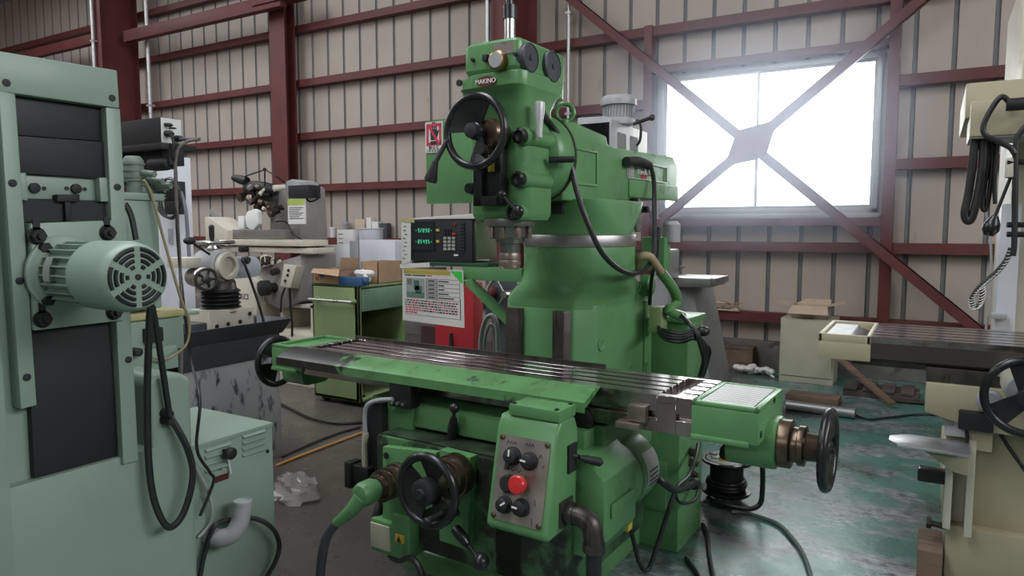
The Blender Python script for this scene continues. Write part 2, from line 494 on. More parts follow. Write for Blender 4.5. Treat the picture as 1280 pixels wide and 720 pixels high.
# the sliding window
wn = MB()
x0, x1, z0, z1 = WIN
yw = 8.36
for a, b, c, d in ((x0, x1, z0, z0+.055), (x0, x1, z1-.055, z1), (x0, x0+.05, z0, z1), (x1-.05, x1, z0, z1)):
    wn.box(a, b, yw, yw+.09, c, d)
wn.box(x0-.03, x1+.03, yw-.04, yw+.1, z0-.05, z0)
xm = P(946, 180, Y=yw+.03).x
win = struct(wn, 'window_1', ALW, bev=.004)
sf = MB()
for a, b, y in ((x0+.05, xm+.02, .02), (xm-.02, x1-.05, .05)):
    sf.box(a, b, yw+y, yw+y+.022, z0+.055, z0+.09).box(a, b, yw+y, yw+y+.022, z1-.085, z1-.055)
    sf.box(a, a+.03, yw+y, yw+y+.022, z0+.09, z1-.085).box(b-.03, b, yw+y, yw+y+.022, z0+.09, z1-.085)
sf.build('sash', ALW, win)
gl = MB()
gl.box(x0+.06, xm, yw+.03, yw+.034, z0+.06, z1-.06).box(xm, x1-.06, yw+.06, yw+.064, z0+.06, z1-.06)
gl.build('pane', GLASS, win)

def pipe_on_wall(px, y_top, y_bot, Y, r, label):
    a = P(px, y_top, Y=Y); b = P(px, y_bot, Y=Y)
    mb = MB().cyl((a.x, Y, b.z), (a.x, Y, RZ-.05), r, n=12)
    for z in (b.z+.06, (b.z+4)/2+.8): mb.box(a.x-r*1.6, a.x+r*1.6, Y-r*1.2, Y+.06, z-.015, z+.015)
    return solo(mb, 'conduit', AL, label, 'pipe', (a.x, Y, b.z))
pipe_on_wall(711, 0, 148, 8.2, .022, 'thin grey conduit running up the wall right of the milling head')
pipe_on_wall(609, 0, 60, 7.55, .022, 'thin grey conduit running up the wide red column behind the milling head')
pipe_on_wall(185, 62, 250, 8.0, .035, 'grey conduit on the wall above the black box at left')
pipe_on_wall(114, 0, 95, 7.4, .03, 'thin white pipe beside the red column at far left')
# ================================================================== the green vertical milling machine (local frame u right, v away, w up)
mill = thing('milling_machine', 'big green vertical milling machine with long slotted table in the centre', 'milling machine', MO, MA)
def mb(): return MB(local=True)

# ---- base and column
b = mb()
b.loft([[(x, y, z) for x, y in rrect(.02, .56, hx, hy, .06)] for z, hx, hy in ((0, .44, .69), (.10, .44, .69), (.13, .40, .66))])
base = b.build('base', G, mill, bev=.008)
b = mb().box(.20, .66, .70, 1.06, 0, .80)
b.box(.30, .60, .69, .705, .2, .45)
b.build('side_cabinet', G, mill, bev=.012)
UC, VC = .125, .66            # swivel axis
col = mb()
body = [(.30, .52), (.30, 1.23), (-.25, 1.23), (-.25, .56), (-.160, .43), (.215, .43)]
col.loft([[(x, y, z) for x, y in body] for z in (.12, 1.225)])
def sec(t):                   # square column easing into the round neck
    out = []
    for k in range(32):
        a = 2*PI*k/32 + PI/32
        c, s = math.cos(a), math.sin(a)
        m = 1/max(abs(c), abs(s))
        sq = (.030 + .270*c*m, .830 + .400*s*m)
        if sq[1] < .56: sq = (max(-.16 - (sq[1]-.43)*.7, min(sq[0], .215 + (sq[1]-.43)*.95)), sq[1])
        ci = (UC + .283*c, VC + .283*s)
        out.append((sq[0]*(1-t) + ci[0]*t, sq[1]*(1-t) + ci[1]*t))
    return out
col.loft([[(x, y, z) for x, y in sec(t)] for t, z in ((0, 1.20), (.02, 1.235), (.18, 1.265), (.50, 1.30), (.80, 1.335), (.95, 1.38), (1, 1.43), (1, 1.515))])
col.box(.298, .312, 1.10, 1.14, .30, 1.20)
column = col.build('column', G, mill, bev=.012)
for z in (.55, .80, 1.05):       # cast cross marks down the rear corner strip
    b = mb(); b.sheet([(.312, 1.10, z-.05), (.312, 1.11, z-.05), (.312, 1.14, z+.05), (.312, 1.13, z+.05)], (.006, 0, 0))
    b.sheet([(.312, 1.14, z-.05), (.312, 1.13, z-.05), (.312, 1.10, z+.05), (.312, 1.11, z+.05)], (.006, 0, 0))
    b.build('cast_mark', G, column)
b = mb().lathe((.30, .56, 1.03), (1, 0, 0), [(0, .034), (.006, .034), (.008, .028), (.005, .024)], 28)
b.build('maker_medallion', G, column)
b = mb()
b.prism([(-.155, .40), (-.065, .40), (-.065, .45), (-.155, .45)], 'z', .25, 1.20)
b.prism([(.115, .40), (.178, .40), (.255, .50), (.115, .50)], 'z', .25, 1.20)
b.build('slideway', CI, mill, bev=.004)

# ---- swivel ring, turret, ram
mb().lathe((UC, VC, 1.508), (0, 0, 1), [(0, .283), (.002, .286), (.055, .286), (.06, .283)], 56).build('swivel_ring', mat('dull_ring_steel', (.30, .29, .29), .34, .8, var=.12, scale=3), mill, bev=.002)
b = mb()
b.loft([[(x, y, z) for x, y in rrect(UC-.01, VC, hx, hy, r, 8)] for z, hx, hy, r in ((1.566, .275, .28, .27), (1.60, .272, .28, .25), (1.665, .262, .30, .14), (1.735, .26, .31, .10))])
b.box(.19, .262, .78, 1.06, 1.60, 1.735)
turret = b.build('turret', G, mill, bev=.008)
for px, py in ((748, 262), (772, 262), (790, 252), (803, 262)):
    p = ML(px, py, u=.262); mb().box(.255, .30, p.y-.022, p.y+.022, p.z-.018, p.z+.018).build('clamp_bolt', BK, turret, bev=.004)
mb().box(.02, .20, .335, .40, 1.665, 1.715).build('gib', BM, turret, bev=.004)
p = ML(797, 280, u=.265)
mb().lathe((.255, p.y, p.z), (1, .0, 0), [(0, .045), (.02, .045), (.022, .03), (.016, .012)], 24).build('plug', ST, turret)

ramp = [(.25, 1.725), (.25, 2.03), (.28, 2.07), (.34, 2.085), (.70, 2.058), (.72, 2.02), (.80, 2.01), (1.66, 2.035), (1.74, 1.98), (1.74, 1.775), (1.10, 1.775), (1.06, 1.725)]
b = mb().prism(ramp, 'x', -.05, .25)
b.box(.245, .262, .98, 1.73, 1.765, 1.86)
ram = b.build('ram', G, mill, bev=.022, seg=3)
def rframe(mb_, v0, v1, w0, w1, u, t=.012, d=.008):
    for a in ((v0, v1, w0, w0+t), (v0, v1, w1-t, w1), (v0, v0+t, w0, w1), (v1-t, v1, w0, w1)): mb_.box(u-.004, u+d, a[0], a[1], a[2], a[3])
b = mb()
rframe(b, ML(716, 200, u=.25).y, ML(746, 200, u=.25).y, 1.80, ML(730, 186, u=.25).z, .25)
b.build('raised_frame', G, ram, bev=.004)
va, vb = ML(783, 215, u=.25).y, ML(833, 215, u=.25).y
wa, wb_ = 1.865, 1.965
b = mb(); rframe(b, va, vb, wa, wb_, .25, .008, .007)
b.box(.25, .256, va+.02, va+.09, wa+.005, wb_-.005)
for k in range(5): b.box(.256, .260, va+.028, va+.08, wa+.012+k*.017, wa+.020+k*.017)
b.build('name_frame', AL, ram, bev=.002)
pt_ = ML(806, 215, u=.25); mb().text('MAKINO', (.256, pt_.y, pt_.z), (0, 1, 0), (0, 0, 1), .062, .012).build('lettering', PLW, ram)
mb().box(.25, .254, va+.20, va+.27, 1.873, 1.900).build('data_plate', REDP, ram)
p = ML(706, 141, v=.33); b = mb().torus((p.x, .33, p.z), (.6, -1, 0), .040, .011, 28, 8); b.cyl((p.x, .33, p.z-.09), (p.x, .33, p.z-.034), .022)
b.build('lifting_eye', G, ram)
p = ML(697, 235, v=.25)
mb().lathe((p.x, .25, p.z), (0, -1, 0), [(0, .03), (.03, .03), (.045, .022)], 20).build('clamp_nut', ST, ram)

# ---- head
HU, HV = .13, 0.0
b = mb()
b.loft([[(x, y, z) for x, y in rrect(HU-.012, .035, hx, hy, .05, 6)] for z, hx, hy in ((1.632, .135, .115), (1.66, .145, .125), (1.95, .145, .125), (2.10, .14, .13), (2.155, .15, .16), (2.175, .16, .19))])
head = b.build('head', G, mill, bev=.006)
b = mb()
b.loft([[(x, y, z) for x, y in rrect(HU-.01, .075, hx, hy, .045, 6)] for z, hx, hy in ((2.14, .11, .13), (2.165, .145, .18), (2.235, .145, .185), (2.245, .13, .175), (2.262, .13, .178))])
b.loft([[(x, y, z) for x, y in rrect(.108, .085, hx, hy, .03, 5)] for z, hx, hy in ((2.235, .132, .185), (2.255, .140, .198), (2.355, .140, .198), (2.368, .125, .185))])
b.lathe((.10, .02, 2.355), (0, 0, 1), [(0, .085), (.02, .085), (.026, .06)], 28)
b.lathe((HU, HV, 2.36), (0, 0, 1), [(0, .055), (.022, .055), (.024, .035)], 24)
b.box(-.075, -.02, -.06, .06, 2.13, 2.24)
gear = b.build('gear_housing', G, head, bev=.008)
b = mb()
b.lathe((HU-.01, .10, 1.915), (0, 1, 0), [(0, .15), (.02, .185), (.05, .2), (.14, .2)], 48)
b.build('swivel_flange', G, head, bev=.006)
mb().lathe((HU-.01, .236, 1.915), (0, 1, 0), [(0, .204), (.014, .204)], 48).build('graduated_ring', CI, head)
b = mb()
for px, py in ((651, 170), (649, 224), (644, 266)):
    p = ML(px, py, v=-.105)
    b.lathe((p.x, -.10, p.z), (0, 1, 0), [(0, .036), (.22, .036)], 20)
    mb().lathe((p.x, -.103, p.z), (0, -1, 0), [(0, .033), (.02, .033), (.024, .022), (.012, .02), (.01, .008)], 16).build('clamp_screw', BK, head)
b.build('bolt_boss', G, head, bev=.005)
p = ML(594, 236, v=-.05)
mb().lathe((p.x, -.10, p.z), (0, 1, 0), [(0, .022), (.03, .028), (.05, .028)], 16).build('clamp_screw', BK, head)
# front dials, sight glass, badge
for (px, py), r in (((665, 72), .060), ((693, 83), .067)):
    p = ML(px, py, u=.27)
    mb().lathe((.235, p.y, p.z), (1, 0, 0), [(0, r), (.03, r), (.034, r*.93), (.030, r*.9), (.030, .012), (.036, .010)], 32).build('cover_cap', DGY, gear)
fv = -.113
p = ML(625, 77, v=fv)
mb().lathe((p.x, -.105, p.z), (0, -1, 0), [(0, .04), (.035, .04), (.04, .033)], 28).build('sight_glass_rim', mat('brass', (.35, .2, .09), .3, 1, var=.2), gear)
mb().lathe((p.x, -.143, p.z), (0, -1, 0), [(0, .033), (.006, .030)], 28).build('sight_glass', GY, gear)
p0, p1 = ML(618, 55, v=fv), ML(642, 66, v=fv)
mb().box(p0.x, p1.x, -.1165, -.113, p1.z, p0.z).build('data_plate', PANEL, gear)
p = ML(608, 102, v=-.113)
bd = mb().lathe((0, 0, 0), (0, -1, 0), [(0, 1), (.006, 1)], 32)
for v in bd.bm.verts: v.co = Vector((p.x + v.co.x*.050, -.113 + v.co.y, p.z + v.co.z*.021))
bd.mi = 1
bd.text('MAKINO', (p.x, -.120, p.z), (1, 0, 0), (0, 0, 1), .026, .003)
bd.build('maker_badge', [mat('maroon_enamel', (.13, .03, .03), .35), PLW], gear)
for px, py in ((592, 75), (645, 68)):
    q = ML(px, py, v=fv); mb().lathe((q.x, -.113, q.z), (0, -1, 0), [(0, .008), (.012, .008), (.013, .004)], 12).build('screw', BM, gear)
q = ML(575, 104, v=-.06); mb().lathe((q.x, -.06, q.z), (0, -1, 0), [(0, .014), (.01, .014)], 16).build('screw', BM, gear)
q = ML(609, 74, v=fv); mb().box(q.x-.012, q.x+.012, -.135, -.113, q.z-.012, q.z+.016).build('oil_cap', BM, gear, bev=.004)
# draw bar above the head
b = mb().lathe((HU, HV, 2.36), (0, 0, 1), [(0, .024), (.13, .024)], 20)
b.build('drawbar_tube', ST, head)
b = mb().lathe((HU, HV, 2.475), (0, 0, 1), [(0, .030), (.055, .030), (.058, .016), (.16, .014)], 20)
b.build('drawbar_nut', BK, head)
# spindle nose
sp = mb()
zz = [ML(638, y, v=0).z for y in (274, 283, 297, 304, 314, 318)]
h_ = [z - zz[5] for z in zz]
sp.lathe((HU, HV, zz[5]), (0, 0, 1), [(0, .044), (h_[3], .046), (h_[3]+.001, .062), (h_[2], .064), (h_[2]+.001, .081), (h_[1], .083), (h_[1]+.001, .110), (h_[0], .112)], 40)
spin = sp.build('spindle', mat('spindle_steel', (.26, .25, .245), .32, .9, var=.15, scale=4), mill, bev=.0015)
for k in range(8):
    a = 2*PI*k/8 + .2
    b = mb(); b.box(HU+.083*math.cos(a)-.012, HU+.083*math.cos(a)+.012, .083*math.sin(a)-.012, .083*math.sin(a)+.012, zz[2]-.004, zz[1])
    b.build('drive_key', STD, spin, bev=.002)
z0 = ML(638, 336, v=0).z
sp = mb().lathe((HU, HV, z0), (0, 0, 1), [(0, .02), (.0, .040), (.012, .047), (.035, .048), (.037, .044), (.041, .044), (.043, .048), (.068, .047), (.072, .034), (.12, .034)], 32)
sp.build('tool_holder', STD, spin, bev=.001)

# ---- head handwheel
WC = ML(594, 164, v=-.22); WR_ = .140
def handwheel(parent, c, axis, rad, up=(0, 0, 1), rim=.016, spokes=((90, 60), (260, 26)), name='handwheel', hub=.035, dish=.03):
    """rim, dished web with openings and hub; spokes are (angle, half width in degrees) sectors"""
    c = Vector(c); z = Vector(axis).normalized(); y = Vector(up); y = (y - z*y.dot(z)).normalized(); x = y.cross(z)
    h = MB(local=True); h.torus(c, z, rad, rim, 48, 10)
    for ang, half in spokes:
        n = max(3, int(half/6)); ring0 = []; ring1 = []
        for k in range(n+1):
            a = R(ang - half + 2*half*k/n)
            a2 = R(ang + (-half + 2*half*k/n)*.9)
            ring0.append(c + (x*math.cos(a)+y*math.sin(a))*rad)
            ring1.append(c + (x*math.cos(a2)+y*math.sin(a2))*hub*.8 - z*dish)
        outer = [(p, q) for p, q in zip(ring0, ring1)]
        A = [p for p, q in outer] + [q for p, q in reversed(outer)]
        for k in range(n):
            h.sheet([ring0[k], ring0[k+1], ring1[k+1], ring1[k]], z*.010)
    hw = h.build(name, BK, parent)
    h = MB(local=True).lathe(c - z*(dish+.01), z, [(0, hub), (dish+.015, hub), (dish+.02, hub*.8), (dish+.02, hub*.35), (dish+.03, hub*.3)], 24)
    h.build('hub', BK, hw, bev=.002)
    return hw, c, x, y, z
hw, c, x, y, z = handwheel(mill, WC, (0, -1, 0), WR_, spokes=((118, 62), (278, 20)), hub=.036)
b = MB(local=True)
hp = c + (x*math.cos(R(192)) + y*math.sin(R(192)))*WR_*.98
if hp.x > c.x: hp = c + (x*math.cos(R(-12)) + y*math.sin(R(-12)))*WR_*.98
b.tube([hp + z*.01, hp + Vector((-.02, -.03, -.05)), hp + Vector((-.035, -.045, -.09))], .010)
q = hp + Vector((-.035, -.045, -.085))
b.lathe(q, Vector((-.30, -.05, -1)), [(0, .012), (.02, .016), (.075, .028), (.088, .026), (.09, .01)], 16)
b.build('crank_grip', BM, hw)
b = MB(local=True)
a = c + Vector((0, .02, 0)); e = c + Vector((.035, -.005, -.075))
b.tube([a, e], .016, sm=0); b.lathe(e + Vector((0, -.015, 0)), (0, 1, 0), [(0, .022), (.03, .022)], 16); b.lathe(c + z*.035, z, [(-.03, .03), (.0, .03), (.004, .015)], 18)
b.build('clutch_lever', BM, hw)
mb().lathe((WC.x+.035, -.19, WC.z-.005), (0, 1, 0), [(0, .05), (.02, .062), (.03, .062), (.031, .054), (.1, .056)], 32).build('feed_dial', BRZ, head)
# depth scale bracket below the wheel
p0, p1 = ML(593, 185, v=-.14), ML(628, 257, v=-.14)
b = mb(); t = .028
b.box(p0.x, p0.x+t*1.5, -.15, -.11, p1.z, p0.z); b.box(p1.x-t, p1.x, -.15, -.11, p1.z, p0.z)
b.box(p0.x, p1.x, -.15, -.11, p1.z, p1.z+.04); b.box(p0.x, p1.x, -.125, -.10, p1.z, p0.z)
sb = b.build('depth_stop_bracket', BK, mill, bev=.003)
mb().box(p0.x+.062, p1.x-.045, -.130, -.126, p0.z-.10, p0.z-.03).build('scale_strip', YEL, sb)
b = mb(); q = ML(628, 243, v=-.165); q2 = ML(645, 264, v=-.17)
b.sphere((q.x, -.165, q.z), .017); b.tube([(q.x, -.165, q.z), (q2.x, -.165, q2.z)], .007, sm=0); b.sphere((q2.x, -.155, q2.z), .026, (1, .7, 1))
b.build('quill_lever', BK, mill)
# cable gland and lubricator at the neck
p = ML(674, 150, v=-.06)
b = mb().lathe((p.x, p.y, ML(674, 172, v=-.06).z), (0, 0, 1), [(0, .012), (.05, .014), (.10, .022), (.14, .022), (.145, .012)], 18)
b.build('lubricator', AL, head)

# ---- flat green guard behind the head with the warning sign
q0, q1 = ML(532, 152, v=.45), ML(606, 253, v=.45)
gd = mb().box(q0.x, q1.x, .45, .47, q1.z, q0.z)
gd.box(q1.x-.05, -.04, .47, .52, (q0.z+q1.z)/2-.03, (q0.z+q1.z)/2+.03)
gd.box(q0.x, q1.x, .47, .50, q1.z, q1.z+.02)
guard = gd.build('guard_panel', G, mill, bev=.003)
s0, s1 = ML(532, 154, v=.45), ML(554, 190, v=.45)
b = mb(); b.box(s0.x, s1.x, .446, .45, s1.z, s0.z)
sw, shh = s1.x-s0.x, s0.z-s1.z
cx = (s0.x+s1.x)/2; top = s0.z - sw*.06; side = sw*.86; hx = side/2; cz = top - hx*1.12
b.mi = 1
yy = .4445
for a in ((-hx, hx, cz+hx*1.12-.016, cz+hx*1.12), (-hx, hx, cz-hx*1.12, cz-hx*1.12+.016), (-hx, -hx+.015, cz-hx*1.12, cz+hx*1.12), (hx-.015, hx, cz-hx*1.12, cz+hx*1.12)):
    b.box(cx+a[0], cx+a[1], yy, .447, a[2], a[3])
b.mi = 2
b.box(cx-.022, cx+.022, yy, .447, cz-.055, cz-.035)
b.sheet([(cx+dx, yy+.001, cz+dz) for dx, dz in ((-.022, -.03), (.02, -.03), (.03, .005), (.022, .025), (-.024, .025))], (0, .0025, 0))
for k, (dx, h) in enumerate(((-.02, .045), (-.008, .056), (.004, .058), (.016, .05))):
    b.box(cx+dx-.0045, cx+dx+.0045, yy+.001, .447, cz+.02, cz+.02+h*.8)
b.sheet([(cx+dx, yy+.001, cz+dz) for dx, dz in ((.022, -.01), (.042, .02), (.038, .028), (.02, .012))], (0, .0025, 0))
b.mi = 1
b.sheet([(cx+dx, yy-.002, cz+dz) for dx, dz in ((-hx+.006, hx), (-hx+.018, hx+.006), (hx-.006, -hx), (hx-.018, -hx-.006))], (0, .002, 0))
b.mi = 2
b.text('触るな', (cx, .4455, s1.z+shh*.16), (1, 0, 0), (0, 0, 1), .024, .001)
b.text('さわるな危険', (cx, .4455, s1.z+shh*.06), (1, 0, 0), (0, 0, 1), .018, .001)
b.build('warning_sign', [PA, RINK, INK], guard)
def oily_guard():
    m = GW.copy(); m.name = 'oil_blackened_guard'; nt = m.node_tree; b = nt.nodes['Principled BSDF']
    src = b.inputs['Base Color'].links[0].from_socket
    tc = nt.nodes.new('ShaderNodeTexCoord'); sx = nt.nodes.new('ShaderNodeSeparateXYZ'); nt.links.new(tc.outputs['Object'], sx.inputs[0])
    n = nt.nodes.new('ShaderNodeTexNoise'); n.inputs['Scale'].default_value = 7; n.inputs['Detail'].default_value = 9; n.inputs['Roughness'].default_value = .7
    nt.links.new(tc.outputs['Object'], n.inputs['Vector'])
    a = nt.nodes.new('ShaderNodeMath'); a.operation = 'MULTIPLY_ADD'; nt.links.new(n.outputs['Fac'], a.inputs[0]); a.inputs[1].default_value = -1.9; nt.links.new(sx.outputs['X'], a.inputs[2])
    r = nt.nodes.new('ShaderNodeMapRange'); r.inputs['From Min'].default_value = -1.62; r.inputs['From Max'].default_value = -1.50; r.inputs['To Min'].default_value = 1; r.inputs['To Max'].default_value = 0
    nt.links.new(a.outputs[0], r.inputs['Value'])
    x = nt.nodes.new('ShaderNodeMix'); x.data_type = 'RGBA'; nt.links.new(r.outputs[0], x.inputs['Factor']); nt.links.new(src, x.inputs['A']); x.inputs['B'].default_value = (.02, .021, .018, 1)
    nt.links.new(x.outputs['Result'], b.inputs['Base Color'])
    return m
GUARD = oily_guard()
CHIP = mat('chipped_green_paint', (.10, .24, .10), .4, var=.15, dirt=((.03, .028, .024), .58, 16))
# ---- table
T0, T1, VF, VB = -1.005, 1.005, -.17, .185
slots = (-.105, -.035, .035, .105)
prof = [(VF, .862), (VF, .915), (VF+.022, .915), (VF+.022, .938), (VF, .938), (VF, 1.0)]
for s_ in slots:
    c = s_ + .01
    prof += [(c-.0105, 1.0), (c-.0105, .976), (c-.016, .976), (c-.016, .962), (c+.016, .962), (c+.016, .976), (c+.0105, .976), (c+.0105, 1.0)]
prof += [(VB, 1.0), (VB, .862), (VB-.09, .862), (VB-.09, .845), (VF+.09, .845), (VF+.09, .862)]
b = mb()
b.prism(prof, 'x', -.90, .875)
b.prism(prof, 'x', .945, T1); b.prism(prof, 'x', T0, -.965)
low = [(VF, .862), (VF, .975), (VB, .975), (VB, .862)]
b.prism(low, 'x', .875, .945); b.prism(low, 'x', -.965, -.90)
b.box(.875, .945, VF, VF+.03, .97, 1.0); b.box(-.965, -.90, VF, VF+.03, .97, 1.0)
b.box(.875, .945, VB-.02, VB, .97, 1.0); b.box(-.965, -.90, VB-.02, VB, .97, 1.0)
table = b.build('table', [TT], mill, bev=.0015, seg=1)
# end boxes
def endbox(u0, u1, drain):
    b = mb()
    b.box(u0, u1, -.182, .182, .872, .985)
    r = .022
    for a in ((u0, u1, -.182, -.182+r*1.3), (u0, u1, .182-r, .182), (u0, u0+r, -.182, .182), (u1-r, u1, -.182, .182)):
        b.box(a[0], a[1], a[2], a[3], .984, 1.0)
    b.box(u0-.0, u1-.03, -.19, -.10, .862, .882)
    return b.build('end_bracket', G, mill, bev=.007)
er = endbox(T1, 1.235, True); el = endbox(-1.235, T0, False)
b = mb()
for k in range(15):
    v = -.145 + .290*k/14
    b.box(T1+.026, 1.210, v-.0050, v+.0050, .985, .9985)
b.build('drain_grid', SMS, er)
mb().box(T1+.022, 1.214, -.153, .153, .983, .9962).build('drain_pan', BM, er)
for px, py in ((951, 543), (968, 500)):
    q = ML(px, py, u=1.235); mb().lathe((1.234, q.y, q.z), (1, 0, 0), [(0, .012), (.003, .012), (.004, .006)], 14).build('bolt_hole', BM, er)
b = mb().prism(rrect(0, .845, .10, .085, .06), 'x', 1.10, 1.268)
b.build('screw_housing', G, er, bev=.008)
b = mb().lathe((1.262, 0, .845), (1, 0, 0), [(0, .085), (.045, .085), (.047, .078), (.05, .062), (.068, .062), (.07, .070), (.09, .070), (.092, .05), (.15, .045), (.152, .03)], 36)
b.build('feed_dial', BRZ, er, bev=.001)
hw, c, x, y, z = handwheel(mill, (1.425, 0, .845), (1, 0, 0), .128, rim=.017, spokes=((60, 45), (180, 45), (300, 45)), hub=.036, dish=.02)
b = mb().prism(rrect(0, .845, .10, .075, .05), 'x', -1.262, -1.10); b.build('screw_housing', G, el, bev=.008)
mb().lathe((-1.26, 0, .85), (-1, 0, 0), [(0, .06), (.05, .06), (.055, .045), (.14, .04)], 28).build('feed_dial', BRZ, el)
hw, c, x, y, z = handwheel(mill, (-1.42, 0, .858), (-1, 0, 0), .128, rim=.017, spokes=((80, 50), (200, 40), (320, 40)), hub=.036, dish=.02)
# front splash guard
g0, g1 = -1.05, .648
gp = [(-.172, 1.002), (-.205, 1.003), (-.300, .966), (-.302, .928), (-.298, .928), (-.296, .962), (-.204, .998), (-.172, .997)]
b = mb().prism(gp, 'x', g0, g1)
b.sheet([(g1-.004, -.172, .997), (g1-.004, -.205, .998), (g1-.004, -.298, .964), (g1-.004, -.29, .945)], (.004, 0, 0))
spl = b.build('splash_guard', GUARD, mill)
b = mb(); q = ML(600, 430, w=1.0)
b.box(-1.0, .50, VB, VB+.012, .97, 1.012); b.build('rear_rail', CI, mill)
# stop dogs
b = mb(); q = ML(796, 530, v=-.19)
b.box(q.x-.035, q.x+.035, -.195, -.165, .895, .955); b.box(q.x-.075, q.x+.02, -.215, -.165, .868, .892)
b.build('stop_dog', STD, table, bev=.003)
mb().lathe((q.x, -.195, q.z-.005), (0, -1, 0), [(0, .010), (.006, .010), (.004, .005)], 8).build('dog_screw', BM, table)
q = ML(707, 540, v=-.17)
b = mb().lathe((ML(722, 540, v=-.19).x, -.16, .86), (0, -1, 0), [(0, .055), (.03, .055), (.035, .045)], 24); b.build('stop_roller', BM, mill)

# ---- saddle
b = mb()
b.box(-.47, .62, -.24, .40, .735, .838)
b.prism([(-.26, .735), (-.255, .825), (-.20, .845), (.30, .845), (.30, .735)], 'x', -.26, .36)
b.box(.30, .66, -.15, .34, .66, .845)
sad = b.build('saddle', G, mill, bev=.012)
b = mb(); b.box(-.46, -.20, -.268, -.24, .70, .83); b.build('cover_plate', G, sad, bev=.003)
q0, q1 = ML(491, 476, v=-.275), ML(518, 508, v=-.275)
b = mb(); b.box(q0.x, q1.x, -.30, -.24, q1.z-.01, q0.z+.03)
lim = b.build('limit_switch', BM, mill, bev=.004)
for k in range(3):
    mb().lathe((q0.x+.025+.03*k, -.30, q1.z+.01), (0, -1, 0), [(0, .008), (.012, .008), (.013, .004)], 8).build('screw', ST, lim)
# ball levers under the table
def ball_lever(p0, p1, r0=.022, r=.008, base=.022):
    b = mb(); b.tube([p0, p1], r, sm=0); b.sphere(p0, r0)
    d = (Vector(p0)-Vector(p1)).normalized()
    b.lathe(Vector(p1)-d*.05, d, [(0, base), (.06, base), (.10, base*.6)], 16)
    return b.build('ball_lever', BK, mill)
ball_lever(ML(568, 510, v=-.30), ML(566, 535, v=-.28))
ball_lever(ML(601, 702, v=-.56), ML(578, 672, v=-.50), .032)

# ---- knee
KV = -.40
b = mb()
b.box(-.31, .44, KV+.02, .40, .26, .715)
b.prism([(KV+.02, .26), (KV+.02, .62), (-.25, .735), (.36, .735), (.36, .26)], 'x', .30, .62)
b.loft([[(x, y, z) for x, y in rrect(.06, .10, hx, hy, .06)] for z, hx, hy in ((.14, .22, .22), (.20, .25, .26), (.27, .33, .38))])
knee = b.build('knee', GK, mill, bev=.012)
mb().box(-.29, .43, KV+.035, -.24, .714, .722).build('knee_top', GD, knee)
# raised plates on the knee front
def plate(pxs, v0, v1, mat_=G):
    q = [ML(px, py, v=v0) for px, py in pxs]
    b = mb().loft([[(p.x, v0, p.z) for p in q], [(p.x, v1, p.z) for p in q]])
    return b.build('bearing_plate', mat_, knee, bev=.006)
pl1 = plate([(478, 558), (545, 566), (545, 632), (478, 660)], KV-.012, KV+.03)
pl2 = plate([(549, 562), (588, 572), (584, 688), (549, 676)], KV-.020, KV+.03)
for px, py in ((484, 569), (577, 575), (572, 640)):
    q = ML(px, py, v=KV-.015); mb().lathe((q.x, KV-.02, q.z), (0, -1, 0), [(0, .014), (.004, .014), (.005, .008)], 14).build('socket_screw', BM, knee)
# cross feed wheel
q = ML(572, 592, v=KV-.02)
uc, wc = q.x, q.z
b = mb().lathe((uc, KV-.02, wc), (0, -1, 0), [(0, .085), (.05, .085), (.052, .078), (.085, .078), (.087, .066), (.11, .066), (.112, .045), (.17, .04)], 36)
b.build('feed_dial', BRZ, knee, bev=.001)
hw, c, x, y, z = handwheel(mill, (uc, KV-.205, wc-.01), (0, -1, 0), .128, rim=.017, spokes=((75, 28), (195, 62), (315, 30)), hub=.045, dish=.025)
b = mb(); e = c + x*.03 - y*.07 + z*.01
for s_ in (1,):
    b.tube([c + x*.085 - y*.055 + z*.012, c + x*.03 - y*.095 + z*.035], .010, sm=0); b.sphere(c + x*.03 - y*.095 + z*.035, .015)
b.build('fold_handle', BK, hw)
b = mb().lathe(c + z*.0, z, [(-.03, .05), (.03, .05), (.036, .04), (.037, .02), (.05, .018)], 24); b.build('wheel_nut', BM, hw)
# elevating crank at lower left
q = ML(499, 598, v=KV-.02); uc, wc = q.x, q.z
b = mb().lathe((uc, KV-.02, wc), (0, -1, 0), [(0, .070), (.03, .070), (.032, .060), (.055, .060), (.058, .066), (.075, .066), (.077, .055), (.10, .055), (.102, .064), (.115, .064), (.117, .05), (.14, .05)], 32)
b.build('elevating_dial', BRZ, knee, bev=.001)
b = mb()
hub = Vector((uc, KV-.16, wc))
b.lathe(hub, (0, -1, 0), [(0, .040), (.02, .048), (.07, .048), (.09, .040), (.095, .028)], 28)
pts = [hub + Vector((0, -.075, -.01)), ML(437, 640, v=KV-.26), ML(417, 657, v=KV-.28)]
b.tube(pts, lambda t: .034 - .016*t, 12)
cr = b.build('elevating_crank', CHIP, mill)
mb().lathe(hub + Vector((-.052, -.05, .0)), (-1, -.2, 0), [(0, .02), (.006, .02)], 16).build('crank_bolt', BM, cr)
b = mb(); b.tube([ML(420, 654, v=KV-.28), ML(408, 672, v=KV-.29), ML(402, 700, v=KV-.29), ML(399, 740, v=KV-.29)], .019, 12); b.build('crank_handle', DGY, cr)
